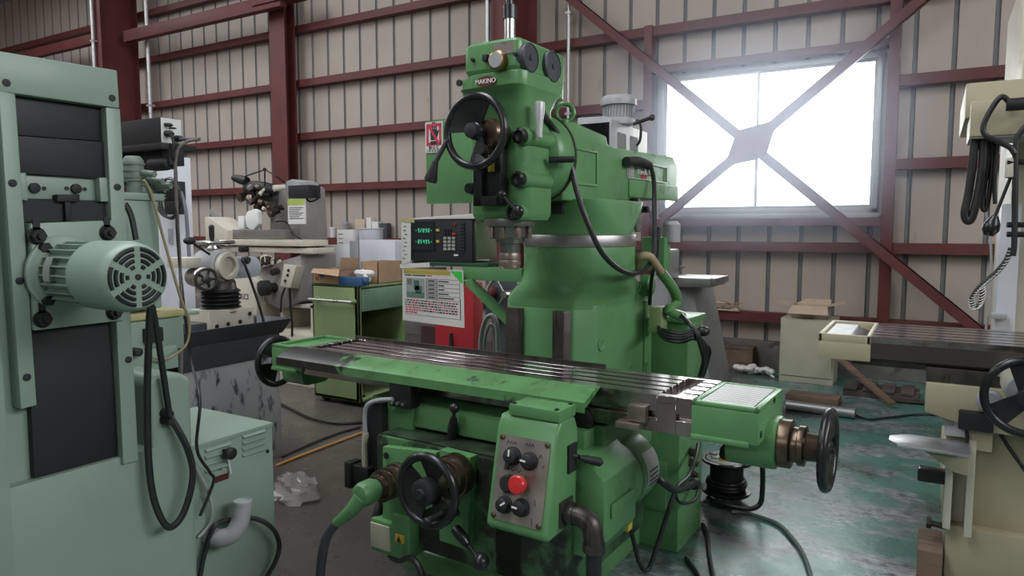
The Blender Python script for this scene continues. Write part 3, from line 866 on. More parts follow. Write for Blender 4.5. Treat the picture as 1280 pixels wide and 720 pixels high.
# junction box with yellow warning label at the lower left of the knee
q0, q1 = ML(459, 655, v=-.46), ML(485, 692, v=-.46)
b = mb(); b.box(q0.x, q1.x+.07, -.44, -.20, q1.z-.02, q0.z+.02); b.box(q1.x, q1.x+.10, -.437, -.20, q1.z-.01, q0.z+.06)
jb = b.build('junction_box', G, mill, bev=.005)
mb().box(q0.x+.005, q1.x-.002, -.448, -.435, q1.z, q0.z+.005).build('box_lid', BEI, jb, bev=.003)
qa, qb = ML(491, 669, v=-.46), ML(501, 682, v=-.46)
b = mb().box(qa.x, qb.x, -.447, -.436, qb.z, qa.z); b.mi = 1
mx_, mz_ = (qa.x+qb.x)/2, (qa.z+qb.z)/2
b.sheet([(mx_-.013, -.449, mz_-.013), (mx_+.013, -.449, mz_-.013), (mx_, -.449, mz_+.013)], (0, .002, 0))
b.build('warning_label', [YEL, INK], jb)
b = mb(); b.tube([ML(470, 652, v=-.40), ML(471, 642, v=-.40), ML(474, 630, v=-.38)], .018); b.build('cable_gland', BM, jb)
b = mb(); b.tube([ML(488, 694, v=-.40), ML(497, 700, v=-.42), ML(513, 698, v=-.44), ML(525, 712, v=-.46), ML(530, 740, v=-.46)], .014); b.build('cable', RB, jb)
# black limit rail, hose and clamp on the left of the knee
q0, q1 = ML(457, 500, v=-.30), ML(480, 612, v=-.30)
b = mb().box(q0.x+.0, q1.x, -.31, -.25, q1.z, q0.z); rail = b.build('limit_rail', BM, mill, bev=.004)
b = mb(); b.tube([ML(491, 499, v=-.31), ML(470, 501, v=-.32), ML(459, 507, v=-.33), ML(456, 520, v=-.33), ML(457, 545, v=-.33)], .010); b.build('flexible_conduit', GY, rail)
b = mb(); b.tube([ML(457, 541, v=-.33), ML(456, 560, v=-.33), ML(457, 584, v=-.33)], .014); b.build('hose', BEI, rail)
q0, q1 = ML(442, 578, v=-.32), ML(466, 605, v=-.32)
b = mb().box(q0.x, q1.x, -.35, -.30, q1.z, q0.z); b.box(q0.x-.02, q0.x+.02, -.36, -.29, q1.z-.03, q0.z+.01); b.build('trip_block', BM, rail, bev=.004)

# ---- control box on the knee front, its face tilted back
cb = mb()
FT, FB = (-.50, .895), (-.575, .555)       # (v, w) of the face at top and bottom
u0, u1 = .400, .648
side = [FT, FB, (-.555, .535), (-.36, .545), (-.345, .885), (-.37, .935), (-.475, .935)]
cb.prism(side, 'x', u0, u1)
cbx = cb.build('control_box', G, mill, bev=.016, seg=3)
mb().box(.44, .645, -.485, -.36, .934, .975).build('top_cover', G, cbx, bev=.006)
for u, v in ((.456, -.473), (.630, -.473), (.630, -.374)):
    mb().lathe((u, v, .975), (0, 0, 1), [(0, .008), (.005, .008), (.006, .003)], 10).build('cover_screw', BM, cbx)
dv, dw = FB[0]-FT[0], FB[1]-FT[1]; ln = math.hypot(dv, dw)
ey = Vector((0, -dv/ln, -dw/ln)); ez = Vector((0, dw/ln, -dv/ln)); ez = ez if ez.y < 0 else -ez
ex = Vector((1, 0, 0)); FC = Vector(((u0+u1)/2, (FT[0]+FB[0])/2, (FT[1]+FB[1])/2))
def fp(a, c_, h=0): return FC + ex*a + ey*c_ + ez*h
b = mb(); r_ = rrect(0, 0, .103, .148, .012)
b.loft([[fp(a, c_, 0) for a, c_ in r_], [fp(a, c_, .004) for a, c_ in r_]])
b.mi = 1
def wave(a0, c0, n, sx, sz, th=.0022):
    for k in range(n):
        aa, bb = (a0 + k*sx, c0 + (sz if k % 2 else 0)), (a0 + (k+1)*sx, c0 + (0 if k % 2 else sz))
        b.tube([fp(aa[0], aa[1], .0045), fp(bb[0], bb[1], .0045)], th*.6, 4, 0)
wave(-.072, .118, 6, .007, .010); wave(.005, .121, 6, .006, .010); wave(-.055, .026, 5, .011, .010); wave(-.062, -.058, 8, .006, .012)
b.tube([fp(.062, .085, .0045), fp(.07, .10, .0045), (fp(.078, .088, .0045))], .0015, 4, 0)
b.tube([fp(.082, .055, .0045), fp(.088, .068, .0045)], .0015, 4, 0); b.tube([fp(.065, -.05, .0045), fp(.07, -.075, .0045)], .0015, 4, 0)
b.tube([fp(.06, -.115, .0045), fp(.066, -.14, .0045)], .0015, 4, 0)
b.build('face_plate', [PANEL, INK], cbx)
def knob(a, c_, r=.027, rot=0):
    k = mb().lathe(fp(a, c_, .004), ez, [(0, r*1.1), (.008, r*1.1), (.01, r*.9), (.028, r*.84), (.031, r*.7)], 24)
    k.mi = 1
    d = ex*math.sin(rot) + ey*math.cos(rot); n = d.cross(ez)
    o = fp(a, c_, .0352)
    k.sheet([o + d*r*.75 + n*.003, o + d*r*.75 - n*.003, o - n*.003, o + n*.003], ez*.002)
    return k.build('selector_knob', [BM, PLW], cbx)
knob(-.040, .078, .030, 0); knob(.030, .072, .029, -1.5); knob(-.050, -.092, .028, .9); knob(.018, -.088, .029, -1.5)
b = mb(); b.sheet([fp(-.052, .07, .02), fp(-.036, .07, .02), fp(-.04, .03, .02), fp(-.054, .03, .02)], ez*.014); b.build('knob_lever', BM, cbx, bev=.003)
mb().lathe(fp(-.045, -.018, .004), ez, [(0, .031), (.012, .031), (.014, .026), (.018, .025)], 28).build('push_button', BM, cbx)
b = mb().lathe(fp(.010, -.010, .004), ez, [(0, .018), (.02, .018), (.022, .031), (.040, .033), (.046, .028), (.047, .012), (.049, .0)], 28); b.build('stop_button', REDK, cbx)
for a, c_ in ((-.092, .136), (.092, .136), (-.092, -.136), (.092, -.136)):
    mb().lathe(fp(a, c_, .004), ez, [(0, .010), (.003, .010), (.005, .006)], 12).build('plate_screw', BRZ, cbx)
b = mb(); q = (.65, -.40, .80); b.box(.64, .656, -.43, -.37, .74, .84); b.build('side_slot', BM, cbx)
b = mb(); b.tube([(.65, -.40, .80), ML(742, 575, u=.70)], .007, sm=0); e = ML(742, 575, u=.70); b.lathe(Vector((.66, -.40, .797)), e-Vector((.65, -.40, .80)), [(0.02, .008), (.05, .014), (.11, .016), (.12, .008)], 14)
b.build('feed_lever', BM, cbx)
# conduit elbow on the control box
b = mb(); q0 = ML(707, 640, u=.65)
pts = [Vector((.648, q0.y, q0.z)), Vector((.70, q0.y, q0.z)), Vector((.745, q0.y, q0.z-.02)), Vector((.76, q0.y, q0.z-.07)), Vector((.762, q0.y, q0.z-.105))]
b.tube(pts, .036, 16); b.box(.646, .656, q0.y-.045, q0.y+.045, q0.z-.045, q0.z+.045)
b.lathe(pts[-1], (0, 0, -1), [(-.02, .04), (.008, .04)], 20); b.lathe(pts[0]+Vector((.02, 0, 0)), (1, 0, 0), [(0, .04), (.02, .04)], 20)
elb = b.build('pipe_elbow', CI, cbx, bev=.001)
b = mb(); b.cyl(pts[-1]+Vector((0, 0, 0)), pts[-1]-Vector((0, 0, .42)), .027, n=18); b.build('drop_hose', RB, cbx)
# feed motor behind the control box
b = mb()
mp = [(.50, .40), (.50, .73), (.545, .77), (.66, .77), (.745, .70), (.745, .47), (.70, .40)]
b.prism(mp, 'y', -.33, -.04)
b.box(.745, .755, -.28, -.08, .545, .60)
mt = b.build('feed_gearbox', G, mill, bev=.012)
b = mb()
mc = Vector((.615, 0, .605))
b.lathe(mc + Vector((0, -.06, 0)), (0, 1, 0), [(0, .12), (.02, .147), (.05, .147), (.052, .138), (.07, .138), (.072, .150), (.215, .150), (.23, .125), (.232, .07)], 40)
mot = b.build('feed_motor', G, mill, bev=.003)
b = mb()
a0, a1 = R(38), R(-18)
rr_ = .151; n = 8
for k in range(n):
    A, B = a0+(a1-a0)*k/n, a0+(a1-a0)*(k+1)/n
    b.sheet([mc + Vector((math.cos(A)*rr_, .03, math.sin(A)*rr_)), mc + Vector((math.cos(B)*rr_, .03, math.sin(B)*rr_)), mc + Vector((math.cos(B)*rr_, .15, math.sin(B)*rr_)), mc + Vector((math.cos(A)*rr_, .15, math.sin(A)*rr_))], (.002, 0, .001))
    if k > 3:
        b.mi = 1; b.sheet([mc + Vector((math.cos(A)*(rr_+.003), .045, math.sin(A)*(rr_+.003))), mc + Vector((math.cos(A)*(rr_+.003), .135, math.sin(A)*(rr_+.003))), mc + Vector((math.cos(A-.05)*(rr_+.003), .135, math.sin(A-.05)*(rr_+.003))), mc + Vector((math.cos(A-.05)*(rr_+.003), .045, math.sin(A-.05)*(rr_+.003)))], (.001, 0, 0)); b.mi = 0
b.build('motor_plate', [AL, DGY], mot)
b = mb(); b.box(.69, .715, -.04, .0, .40, .44); b.build('yellow_tag', YEL, mt)

# ---- cables that belong to the mill
def cable(pts, r=.011, m=RB, parent=mill, name='cable', n=8):
    return mb().tube(pts, r, n).build(name, m, parent)
cable([ML(679, 142, v=.02), ML(688, 155, u=.27), ML(702, 175, u=.29), ML(712, 200, u=.30), ML(720, 235, u=.33), ML(733, 275, u=.38), ML(752, 315, u=.42), ML(775, 337, u=.44), ML(797, 341, u=.44), ML(815, 325, u=.42), ML(818, 300, u=.40), ML(818, 260, u=.36), ML(817, 225, u=.30), ML(812, 206, u=.28), ML(800, 201, u=.27), ML(784, 202, u=.26)], .013)
b = mb(); b.tube([ML(783, 202, u=.275), ML(798, 202, u=.28), ML(811, 207, u=.285)], .026, 10); b.build('cable_sleeve', BM, mill)
q = ML(702, 199, u=.29)
b = mb().cyl(ML(686, 200, v=.07), ML(718, 199, v=.12), .014, n=14); b.build('cable_clip', BM, mill)
cable([ML(820, 300, u=.40), ML(824, 285, u=.40), ML(822, 320, u=.42), ML(815, 345, u=.40), ML(812, 380, u=.33)], .010)
b = mb(); b.tube([ML(795, 335, u=.36), ML(800, 322, u=.40), ML(812, 321, u=.44), ML(822, 334, u=.46), ML(829, 344, u=.46)], .022, 10); b.build('flexible_conduit', TAN, mill)
b = mb(); b.tube([ML(826, 340, u=.46), ML(842, 362, u=.48), ML(846, 378, u=.48), ML(836, 388, u=.48), ML(852, 395, u=.50)], .028, 10); b.build('coolant_valve', GW, mill)
for k, (dx, dy) in enumerate(((0, 0), (4, 3), (9, 7), (-4, -3))):
    cable([ML(818, 400+k*3, u=.36), ML(830, 416+dy, u=.50), ML(852, 420+dy, u=.60), ML(868, 416+dy, u=.66), ML(877+dx, 428+dy, u=.68), ML(881+dx*.4, 450, u=.66), ML(876+dx*.3, 470, u=.62)], .011)
cable([ML(850, 392, u=.50), ML(862, 405, u=.60), ML(874, 418, u=.66)], .012)
mb().sphere(ML(879, 414, u=.66), .035, (1, 1, .8)).build('cable_knot', RB, mill)
q0, q1 = ML(820, 384, u=.42), ML(834, 412, u=.42)
b = mb().box(.38, .45, q0.y, q0.y+.10, q1.z, q0.z); b.build('terminal_cover', OG, mill, bev=.01)
# lower right cables and glands
q = ML(884, 598, u=.70)
b = mb().lathe(ML(858, 609, u=.70), ML(884, 598, u=.72)-ML(858, 609, u=.70), [(0, .018), (.08, .018), (.085, .028), (.11, .030), (.115, .022), (.13, .02)], 16); b.build('plug', RB, mill)
cable([ML(812, 588, u=.72), ML(830, 604, u=.78), ML(845, 612, u=.78), ML(862, 606, u=.74)], .016)
cable([ML(873, 555, u=.70), ML(869, 575, u=.74), ML(860, 596, u=.76), ML(846, 610, u=.78), ML(835, 640, u=.78), ML(822, 680, u=.76), ML(810, 712, u=.74), ML(800, 705, u=.72), ML(793, 680, u=.70), ML(786, 650, u=.70)], .010)
cable([ML(875, 605, u=.71), ML(868, 625, u=.74), ML(850, 628, u=.76), ML(842, 612, u=.76)], .008)
for py in (565, 578, 592):
    q = ML(862, py, u=.66); mb().lathe((.655, q.y, q.z), (1, 0, 0), [(0, .02), (.03, .02), (.05, .014)], 14).build('cable_gland', CI, mill)
# rear control cabinet of the mill
b = mb(); q0 = ML(883, 391, v=1.62)
b.box(.20, q0.x-.012, 1.33, 1.60, 0, q0.z-.03); b.box(.20, q0.x, 1.31, 1.62, q0.z-.03, q0.z)
b.build('rear_cabinet', G, mill, bev=.006)
b = mb(); q = ML(812, 357, u=.34); b.lathe((.30, q.y, q.z), (1, 0, 0), [(0, .06), (.05, .06), (.06, .04)], 20); b.build('oil_pump', G, mill, bev=.004); q = ML(822, 318, u=.30)
b = mb(); b.box(.22, .36, q.y-.05, q.y+.05, q.z-.09, q.z+.10); b.build('lubrication_box', G, mill, bev=.01)
mb().lathe((.365, ML(838, 302, u=.36).y, 1.52), (0, 0, 1), [(0, .05), (.10, .05), (.12, .03)], 20).build('oil_reservoir', GY, mill)
# ================================================================== pale green slotting machine at the left edge
SX = -2.10
def FX(px, py, d=0.): return P(px, py, X=SX + d)
slot = thing('slotting_machine', 'tall pale green machine with a finned motor at the left edge', 'machine', (-2.5, .9, 0))
def quad(pxs, d0, d1):
    """polygon drawn on the machine's right-hand face, from depth d0 to d1 of that face"""
    q = [FX(px, py) for px, py in pxs]
    return MB().loft([[(SX+d0, p.y, p.z) for p in q], [(SX+d1, p.y, p.z) for p in q]])
ztop = FX(145, 89).z; yback = FX(150, 180).y
b = MB()
b.box(SX-.75, SX-.04, -.25, yback+.01, 0, ztop-.01)
b.box(SX-.75, SX-.002, -.25, FX(-5, 300).y, 0, ztop-.005)
q = FX(50, 600)
b.box(SX-.75, SX-.004, -.25, 1.36, 0, FX(100, 586).z)
body = b.build('column', PG, slot, bev=.008)
quad([(-30, 60), (144, 88.5), (147, 136), (-30, 111)], -.05, .012).build('top_cover', PG, slot, bev=.006)
quad([(-4, 113.5), (17, 117.5), (44, 506), (24, 511)], -.04, .010).build('guide_strip', PG, slot, bev=.004)
quad([(130, 134), (148, 136.5), (171, 575), (152, 580)], -.04, .010).build('guide_strip', PG, slot, bev=.004)
for px, py in ((5, 104), (137, 123), (13, 229), (144, 234), (22, 351), (31, 471), (158, 449)):
    q = FX(px, py); MB().lathe((SX+.008, q.y, q.z), (1, 0, 0), [(0, .010), (.006, .010), (.007, .004)], 12).build('socket_screw', BM, slot)
b = quad([(17, 118), (131, 134.5), (133, 176), (20, 168)], -.045, -.018); b.build('bellows_cover', BM, slot, bev=.002)
quad([(20, 169), (133, 177), (135, 223), (24, 216)], -.045, -.012).build('bellows_cover', BM, slot, bev=.002)
# carriage with slots and bolts
quad([(25, 217), (133, 222), (135, 251), (28, 248)], -.045, -.028).build('carriage_plate', PG, slot, bev=.004)
quad([(25, 216), (33, 216), (35, 251), (28, 250)], -.04, .0).build('carriage_rib', PG, slot, bev=.003)
quad([(124, 222), (134, 222), (136, 252), (126, 252)], -.04, .0).build('carriage_rib', PG, slot, bev=.003)
for px, py in ((42, 235), (94, 236)):
    q = FX(px, py, -.028); MB().lathe((SX-.03, q.y, q.z), (1, 0, 0), [(0, .014), (.012, .014), (.014, .008)], 12).build('bolt', BM, slot)
    for dx in (-.024, .026): MB().lathe((SX-.03, q.y+dx, q.z), (1, 0, 0), [(0, .006), (.004, .006)], 10).build('bolt_hole', BM, slot)
quad([(28, 249), (135, 251), (137, 277), (30, 277)], -.045, -.018).build('bellows_cover', BM, slot)
b = quad([(72, 243), (100, 243), (100, 252), (72, 252)], -.03, .0)
q0, q1 = FX(82, 246), FX(91, 276)
b.box(SX-.03, SX-.004, q0.y, q1.y, q1.z, q0.z); b.build('t_bolt', BM, slot, bev=.003)
quad([(33, 279), (147, 275), (150, 400), (38, 413)], -.04, .022).build('motor_plate', PG, slot, bev=.006)
for px, py in ((46, 295), (134, 291), (53, 399), (142, 390)):
    q = FX(px, py, .022)
    b = MB().lathe((SX+.02, q.y, q.z), (1, 0, 0), [(0, .024), (.004, .024)], 18)
    b.cyl((SX+.024, q.y, q.z), (SX+.040, q.y, q.z), .019, n=6); b.cyl((SX+.04, q.y, q.z), (SX+.052, q.y, q.z), .009, n=10)
    b.box(SX+.018, SX+.024, q.y-.009, q.y+.009, q.z, q.z+.045)
    b.build('mounting_bolt', BM, slot)
# the motor itself
q = FX(83, 341, .022); my, mz = q.y, q.z
xe = P(172, 346, Y=my).x
R0 = (P(172, 301, X=xe).z - P(172, 391, X=xe).z)/2
b = MB().lathe((SX+.02, my, mz), (1, 0, 0), [(0, R0*1.17), (.012, R0*1.17), (.014, R0*1.10), (.03, R0*.95)], 48)
fl = b.build('motor_flange', PG, slot, bev=.002)
for a in (50, 130, 230, 310):
    o = Vector((SX+.03, my + math.cos(R(a))*R0*1.02, mz + math.sin(R(a))*R0*1.02))
    MB().cyl(o, o + Vector((.02, 0, 0)), .015, n=6).build('flange_bolt', BM, fl)
xl = xe - SX - .02
b = MB().lathe((SX+.02, my, mz), (1, 0, 0), [(0, R0*.80), (xl*.62, R0*.80)], 40)
for k in range(22):
    a = 2*PI*k/22
    c_, s_ = math.cos(a), math.sin(a)
    o = Vector((0, my, mz)); rd = Vector((0, c_, s_)); tn = Vector((0, -s_, c_))
    for sgn in (1,):
        p = [o + rd*R0*.78 - tn*.0025, o + rd*R0*.78 + tn*.0025, o + rd*R0*.97 + tn*.0018, o + rd*R0*.97 - tn*.0018]
        b.loft([[(SX+.055, v.y, v.z) for v in p], [(SX+.02+xl*.60, v.y, v.z) for v in p]])
mo = b.build('motor_body', PG, slot)
b = MB().lathe((SX+.02, my, mz), (1, 0, 0), [(xl*.52, R0*1.0), (xl*.90, R0*1.0), (xl*.97, R0*.95), (xl, R0*.86), (xl+.002, R0*.4), (xl+.002, .001)], 48)
fc = b.build('fan_cover', PG, slot)
xf = SX+.02+xl+.002
b = MB()
for ri, rad in enumerate((.30, .46, .62, .78)):
    nseg = 6 if ri else 6
    for k in range(nseg):
        gap = math.degrees(.10/rad); a0 = R(30 + 60*k + gap); a1 = R(30 + 60*(k+1) - gap)
        b.torus((xf-.001, my, mz), (1, 0, 0), R0*rad, .0058, 10, 6, a0, a1)
b.lathe((xf-.002, my, mz), (1, 0, 0), [(0, .008), (.004, .008)], 14)
b.build('vent_slots', BM, fc)
b = MB()
for k in range(6):
    A, B = R(148+k*7), R(155+k*7)
    pts = [(SX+.075, my-0*math.cos(A), 0)]
    pa = [Vector((x_, my + math.cos(t)*R0*.985, mz + math.sin(t)*R0*.985)) for x_, t in ((SX+.085, A), (SX+.085, B), (SX+.115, B), (SX+.115, A))]
    b.sheet(pa, (0, -.002, .001))
b.build('rating_plate', AL, mo)
quad([(38, 414), (139, 401), (154.5, 570), (47, 599)], -.045, -.016).build('lower_cover', BM, slot, bev=.002)
# rounded cover, cable glands, rear table and tank
ya, yb_ = FX(189, 500).y, FX(241, 500).y
b = MB().prism([(ya, 0), (yb_, 0), (yb_, FX(236, 474).z), (yb_-.03, FX(230, 467).z), (ya+.02, FX(200, 467).z), (ya, FX(190, 480).z)], 'x', SX-.45, SX-.006)
b.build('rounded_cover', PG, slot, bev=.018, seg=3)
for py in (516, 525):
    q = FX(206, py); MB().lathe((SX-.01, q.y, q.z), (1, 0, 0), [(0, .015), (.03, .015), (.045, .010)], 14).build('cable_gland', BM, slot)
def sidebox(name, x0, y0, x1, y1, X, D, m, bev=.006, parent=slot):
    a, c = P(x0, y0, X=X), P(x1, y1, X=X)
    return MB().box(X-D, X, a.y, c.y, P((x0+x1)/2, y1, X=X).z, P((x0+x1)/2, y0, X=X).z).build(name, m, parent, bev)
tk = sidebox('oil_tank', 140, 249, 203, 388, -2.42, .3, PG)
sidebox('tank_lid', 140, 241, 206, 250, -2.41, .32, PG, .003)
VALV = mat('dusty_grey_green', (.17, .21, .18), .55, var=.25, scale=20)
for k, (px, py, rx, h) in enumerate(((168, 241, .034, .13), (178, 241, .024, .08), (188, 241, .016, .05))):
    q = P(px, py, X=-2.48)
    b = MB().lathe((-2.48, q.y, q.z), (0, 0, 1), [(0, rx*.7), (h*.3, rx*.7), (h*.32, rx), (h*.9, rx), (h, rx*.7)], 20)
    b.cyl((-2.52, q.y-.05, q.z+h*.35), (-2.46, q.y+.06, q.z+h*.35), .010, n=10)
    for t_ in range(3): b.lathe((-2.48, q.y, q.z+h*(.4+.18*t_)), (0, 0, 1), [(0, rx*1.12), (.008, rx*1.12)], 18)
    b.cyl((-2.46, q.y+.01, q.z+h*.55), (-2.40, q.y+.03, q.z+h*.5), .012, n=10)
    b.build('hydraulic_valve', VALV, tk)
sidebox('work_table', 150, 398, 231, 441, -2.44, .5, PG)
sidebox('table_edge', 150, 390, 231, 399, -2.42, .55, mat('yellowed_enamel', (.45, .40, .20), .5, var=.15))
sidebox('table_end', 231, 389, 250, 394, -2.44, .5, PG)
sidebox('table_slide', 150, 437, 224, 466, -2.40, .5, PG)
sidebox('cable_clamp', 182, 410, 205, 428, -2.42, .03, BM, .003)
q = P(172, 440, X=-2.38); MB().lathe((-2.40, q.y, q.z), (1, 0, 0), [(0, .015), (.03, .015), (.032, .01)], 14).build('plug', BM, slot)
def wire(pts, r, m=RB, parent=None, name='cable'): return MB().tube(pts, r, 8).build(name, m, parent)
wire([P(188, 380, X=-2.02), P(186, 420, X=-2.05), P(184, 500, X=-2.07), P(186, 580, X=-2.07), P(194, 630, X=-2.06), P(211, 659, X=-2.04), P(230, 640, X=-2.04), P(241, 595, X=-2.05), P(234, 560, X=-2.06), P(215, 525, X=-2.08), P(208, 518, X=-2.09)], .011, parent=slot)
wire([P(190, 382, X=-2.04), P(197, 420, X=-2.07), P(206, 480, X=-2.08), P(212, 520, X=-2.08)], .010, parent=slot)
wire([P(156, 254, X=-2.38), P(164, 270, X=-2.37), P(170, 300, X=-2.36)], .010, parent=tk)

# shelf arm and black readout box behind the slotting machine
YB2 = 1.78
c0 = P(200, 146, Y=YB2); c1 = P(200, 178, Y=YB2); xl0 = P(146, 150, Y=YB2).x; yf = P(226, 152, X=c0.x).y
b = MB(); b.box(xl0, c0.x+.03, YB2-.02, yf+.05, c1.z-.03, c1.z-.004); b.box(xl0-.2, c0.x-.05, YB2+.03, YB2+.10, c1.z-.10, c1.z-.03)
b.lathe((c0.x-.10, YB2+.02, c1.z-.085), (1, 0, 0), [(0, .028), (.10, .028), (.12, .02)], 18); b.box(xl0-.25, xl0, YB2-.05, YB2+.12, c1.z-.12, c1.z-.004)
b.build('readout_shelf', BM, slot, bev=.003)
rb = thing('readout_box', 'black electronics box with a white connector panel behind the slotting machine', 'electronics box', (c0.x-.1, YB2+.1, c1.z))
MB().box(xl0, c0.x, YB2, yf, c1.z-.002, c0.z).build('casing', BM, rb, bev=.003)
MB().box(c0.x-.002, c0.x+.004, YB2+.002, yf-.002, c1.z, c0.z-.002).build('connector_panel', PLW, rb)
for px, py, rr_ in ((206, 156, .008), (207, 167, .013), (219, 173, .013), (211, 160, .004)):
    q = P(px, py, X=c0.x); MB().lathe((c0.x+.003, q.y, q.z), (1, .1, -.1), [(0, rr_), (.03, rr_), (.04, rr_*.6)], 12).build('connector', BM, rb)
qa = P(210, 160, X=c0.x+.003)
wire([P(213, 168, X=c0.x+.04), P(217, 178, X=c0.x+.05), P(216, 195, X=c0.x+.04), P(220, 215, X=c0.x+.03), P(222, 300, X=c0.x+.03), P(232, 400, X=c0.x+.03), P(240, 455, X=c0.x+.03), P(250, 500, X=-2.38), P(246, 560, X=-2.36), P(262, 590, X=-2.36), P(267, 602, X=-2.36), P(250, 645, X=-2.36)], .006, RB, slot)
wire([P(224, 174, X=c0.x+.04), P(233, 174, X=c0.x+.05), P(250, 173.5, X=c0.x+.10)], .007, DGY, slot)
wire([P(250, 174, X=c0.x+.10), P(232, 178, X=c0.x+.06), P(220, 196, X=c0.x+.04), P(221, 260, X=c0.x+.03), P(225, 330, X=c0.x+.03), P(227, 420, X=c0.x+.03), P(226, 500, X=c0.x+.02)], .0065, mat('braided_sleeve', (.15, .13, .12), .7, var=.3, scale=60), slot)
wire([P(180, 225, X=-2.40), P(190, 245, X=-2.40), P(205, 300, X=-2.38), P(225, 370, X=-2.36), P(236, 400, X=-2.36), P(233, 430, X=-2.36), P(210, 448, X=-2.36), P(190, 446, X=-2.37)], .005, TAN, tk)
b = MB(); q0, q1 = P(209, 186, X=c0.x+.02), P(228, 208, X=c0.x+.02); b.box(c0.x-.02, c0.x+.035, q0.y, q1.y, q1.z, q0.z); b.build('cable_bracket', BM, slot, bev=.003)

# ================================================================== louvred hydraulic cabinet on the floor
HX = -2.41; ya, yb_ = 1.455, P(340, 528, X=HX).y; zt = P(340, 528, X=HX).z
hyd = thing('hydraulic_cabinet', 'low pale green cabinet with louvres and an open pipe elbow', 'cabinet', (-2.7, 1.7, 0))
b = MB().box(-2.93, HX, ya, yb_, 0, zt-.02); b.box(-2.935, HX+.004, ya-.004, yb_+.004, zt-.02, zt)
hb = b.build('casing', PG, hyd, bev=.004)
def louvre(px0, py0, px1, py1):
    p = P(px0, py0, X=HX); q = P(px1, py1, X=HX); h = .016
    y0, y1, z0, z1 = p.y, q.y, min(p.z, q.z)-h*0, 0
    zc = (p.z+q.z)/2
    b = MB(); b.loft([[(HX-.002, y0, zc+.010), (HX-.002, y1, zc+.010), (HX-.002, y1, zc-.010), (HX-.002, y0, zc-.010)], [(HX+.012, y0+.006, zc-.004), (HX+.012, y1-.006, zc-.004), (HX+.008, y1-.006, zc-.010), (HX+.008, y0+.006, zc-.010)]])
    b.build('louvre', PG, hb, bev=.002)
for k in range(4):
    z_ = 10*k
    louvre(302, 546+z_*.76, 331, 537+z_*.76); louvre(255, 564+z_*.85, 289, 552+z_*.85)
q = P(286, 566, X=HX+.03)
b = MB().lathe((HX, q.y, q.z), (1, 0, 0), [(0, .012), (.03, .012), (.032, .024), (.05, .024), (.055, .016)], 20); b.build('valve_knob', BM, hyd)
q1 = P(288, 592, X=HX+.01); MB().cyl((HX+.012, q.y+.008, q.z-.02), (HX+.012, q1.y, q1.z), .004, n=8).build('valve_stem', WH, hyd)
q = P(277, 597, X=HX); MB().box(HX, HX+.004, q.y-.03, q.y+.03, q.z-.012, q.z+.012).build('name_plate', mat('maroon_plate', (.10, .02, .02), .4), hyd)
for px, py in ((334, 564), (275, 585)):
    q = P(px, py, X=HX); MB().lathe((HX, q.y, q.z), (1, 0, 0), [(0, .008), (.004, .008)], 10).build('screw', BM, hyd)
e0 = P(262, 668, X=HX+.01)
pts = [Vector((HX-.01, e0.y, e0.z)), Vector((HX+.05, e0.y+.01, e0.z-.01)), P(290, 668, X=HX+.09), P(300, 652, X=HX+.10), P(302, 638, X=HX+.10)]
pt = P(303, 626, X=HX+.10)
b = MB(); path = smoothpath(pts + [pt], 6); b.tube(path, .035, 20, 0)
b.lathe(pt - Vector((0, 0, .02)), (0, 0, 1), [(0, .037), (.02, .037), (.02, .030), (-.01, .029)], 24)
b.build('pipe_elbow', GY, hyd)
wire([P(250, 720, X=HX+.03), P(256, 690, X=HX+.03), P(268, 658, X=HX+.05), P(288, 650, X=HX+.03), P(318, 648, X=HX+.05), P(340, 660, X=HX+.08), P(349, 680, X=HX+.08), P(345, 700, X=HX+.08), P(333, 722, X=HX+.06)], .010, RB, hyd)
wire([P(243, 580, X=HX+.02), P(258, 610, X=HX+.03), P(265, 635, X=HX+.03), P(262, 655, X=HX+.02), P(248, 672, X=HX+.02)], .006, GY, hyd)
# ================================================================== readout on its green bracket, papers, red cabinet
DY = 3.10
d0, d1 = P(513, 272, Y=DY), P(590, 328, Y=DY)
dx1 = d1.x; dyb = P(621, 300, X=dx1).y
dzt, dzb = P(552, 275, Y=DY).z, P(552, 327, Y=DY).z
dro = thing('digital_readout', 'black two-line digital readout showing green figures on a green bracket', 'digital readout', ((d0.x+dx1)/2, DY+.1, dzb))
MB().box(d0.x, dx1, DY+.03, dyb, dzb+.012, dzt-.004).build('casing', BEI, dro, bev=.006)
fr = MB()
fr.prism([(DY-.002, dzb), (DY-.004, dzt), (DY+.04, dzt+.004), (DY+.04, dzb)], 'x', d0.x-.004, dx1+.004)
bez = fr.build('bezel', mat('readout_bezel', (.022, .024, .028), .45, var=.1), dro, bev=.005)
def DP(px, py): return P(px, py, Y=DY-.006)
scr0, scr1 = DP(514, 277), DP(543, 313)
MB().box(scr0.x, scr1.x, DY-.008, DY-.002, scr1.z, scr0.z).build('display_window', mat('smoked_window', (.012, .02, .026), .15), bez)
SEG = {'0': 'abcdef', '2': 'abged', '4': 'fgbc', '5': 'afgcd', '7': 'abc', '8': 'abcdefg', '9': 'abcdfg', '-': 'g'}
LED = mat('green_figures', (.05, .4, .25), .5, emit=((.12, 1.0, .55), .7))
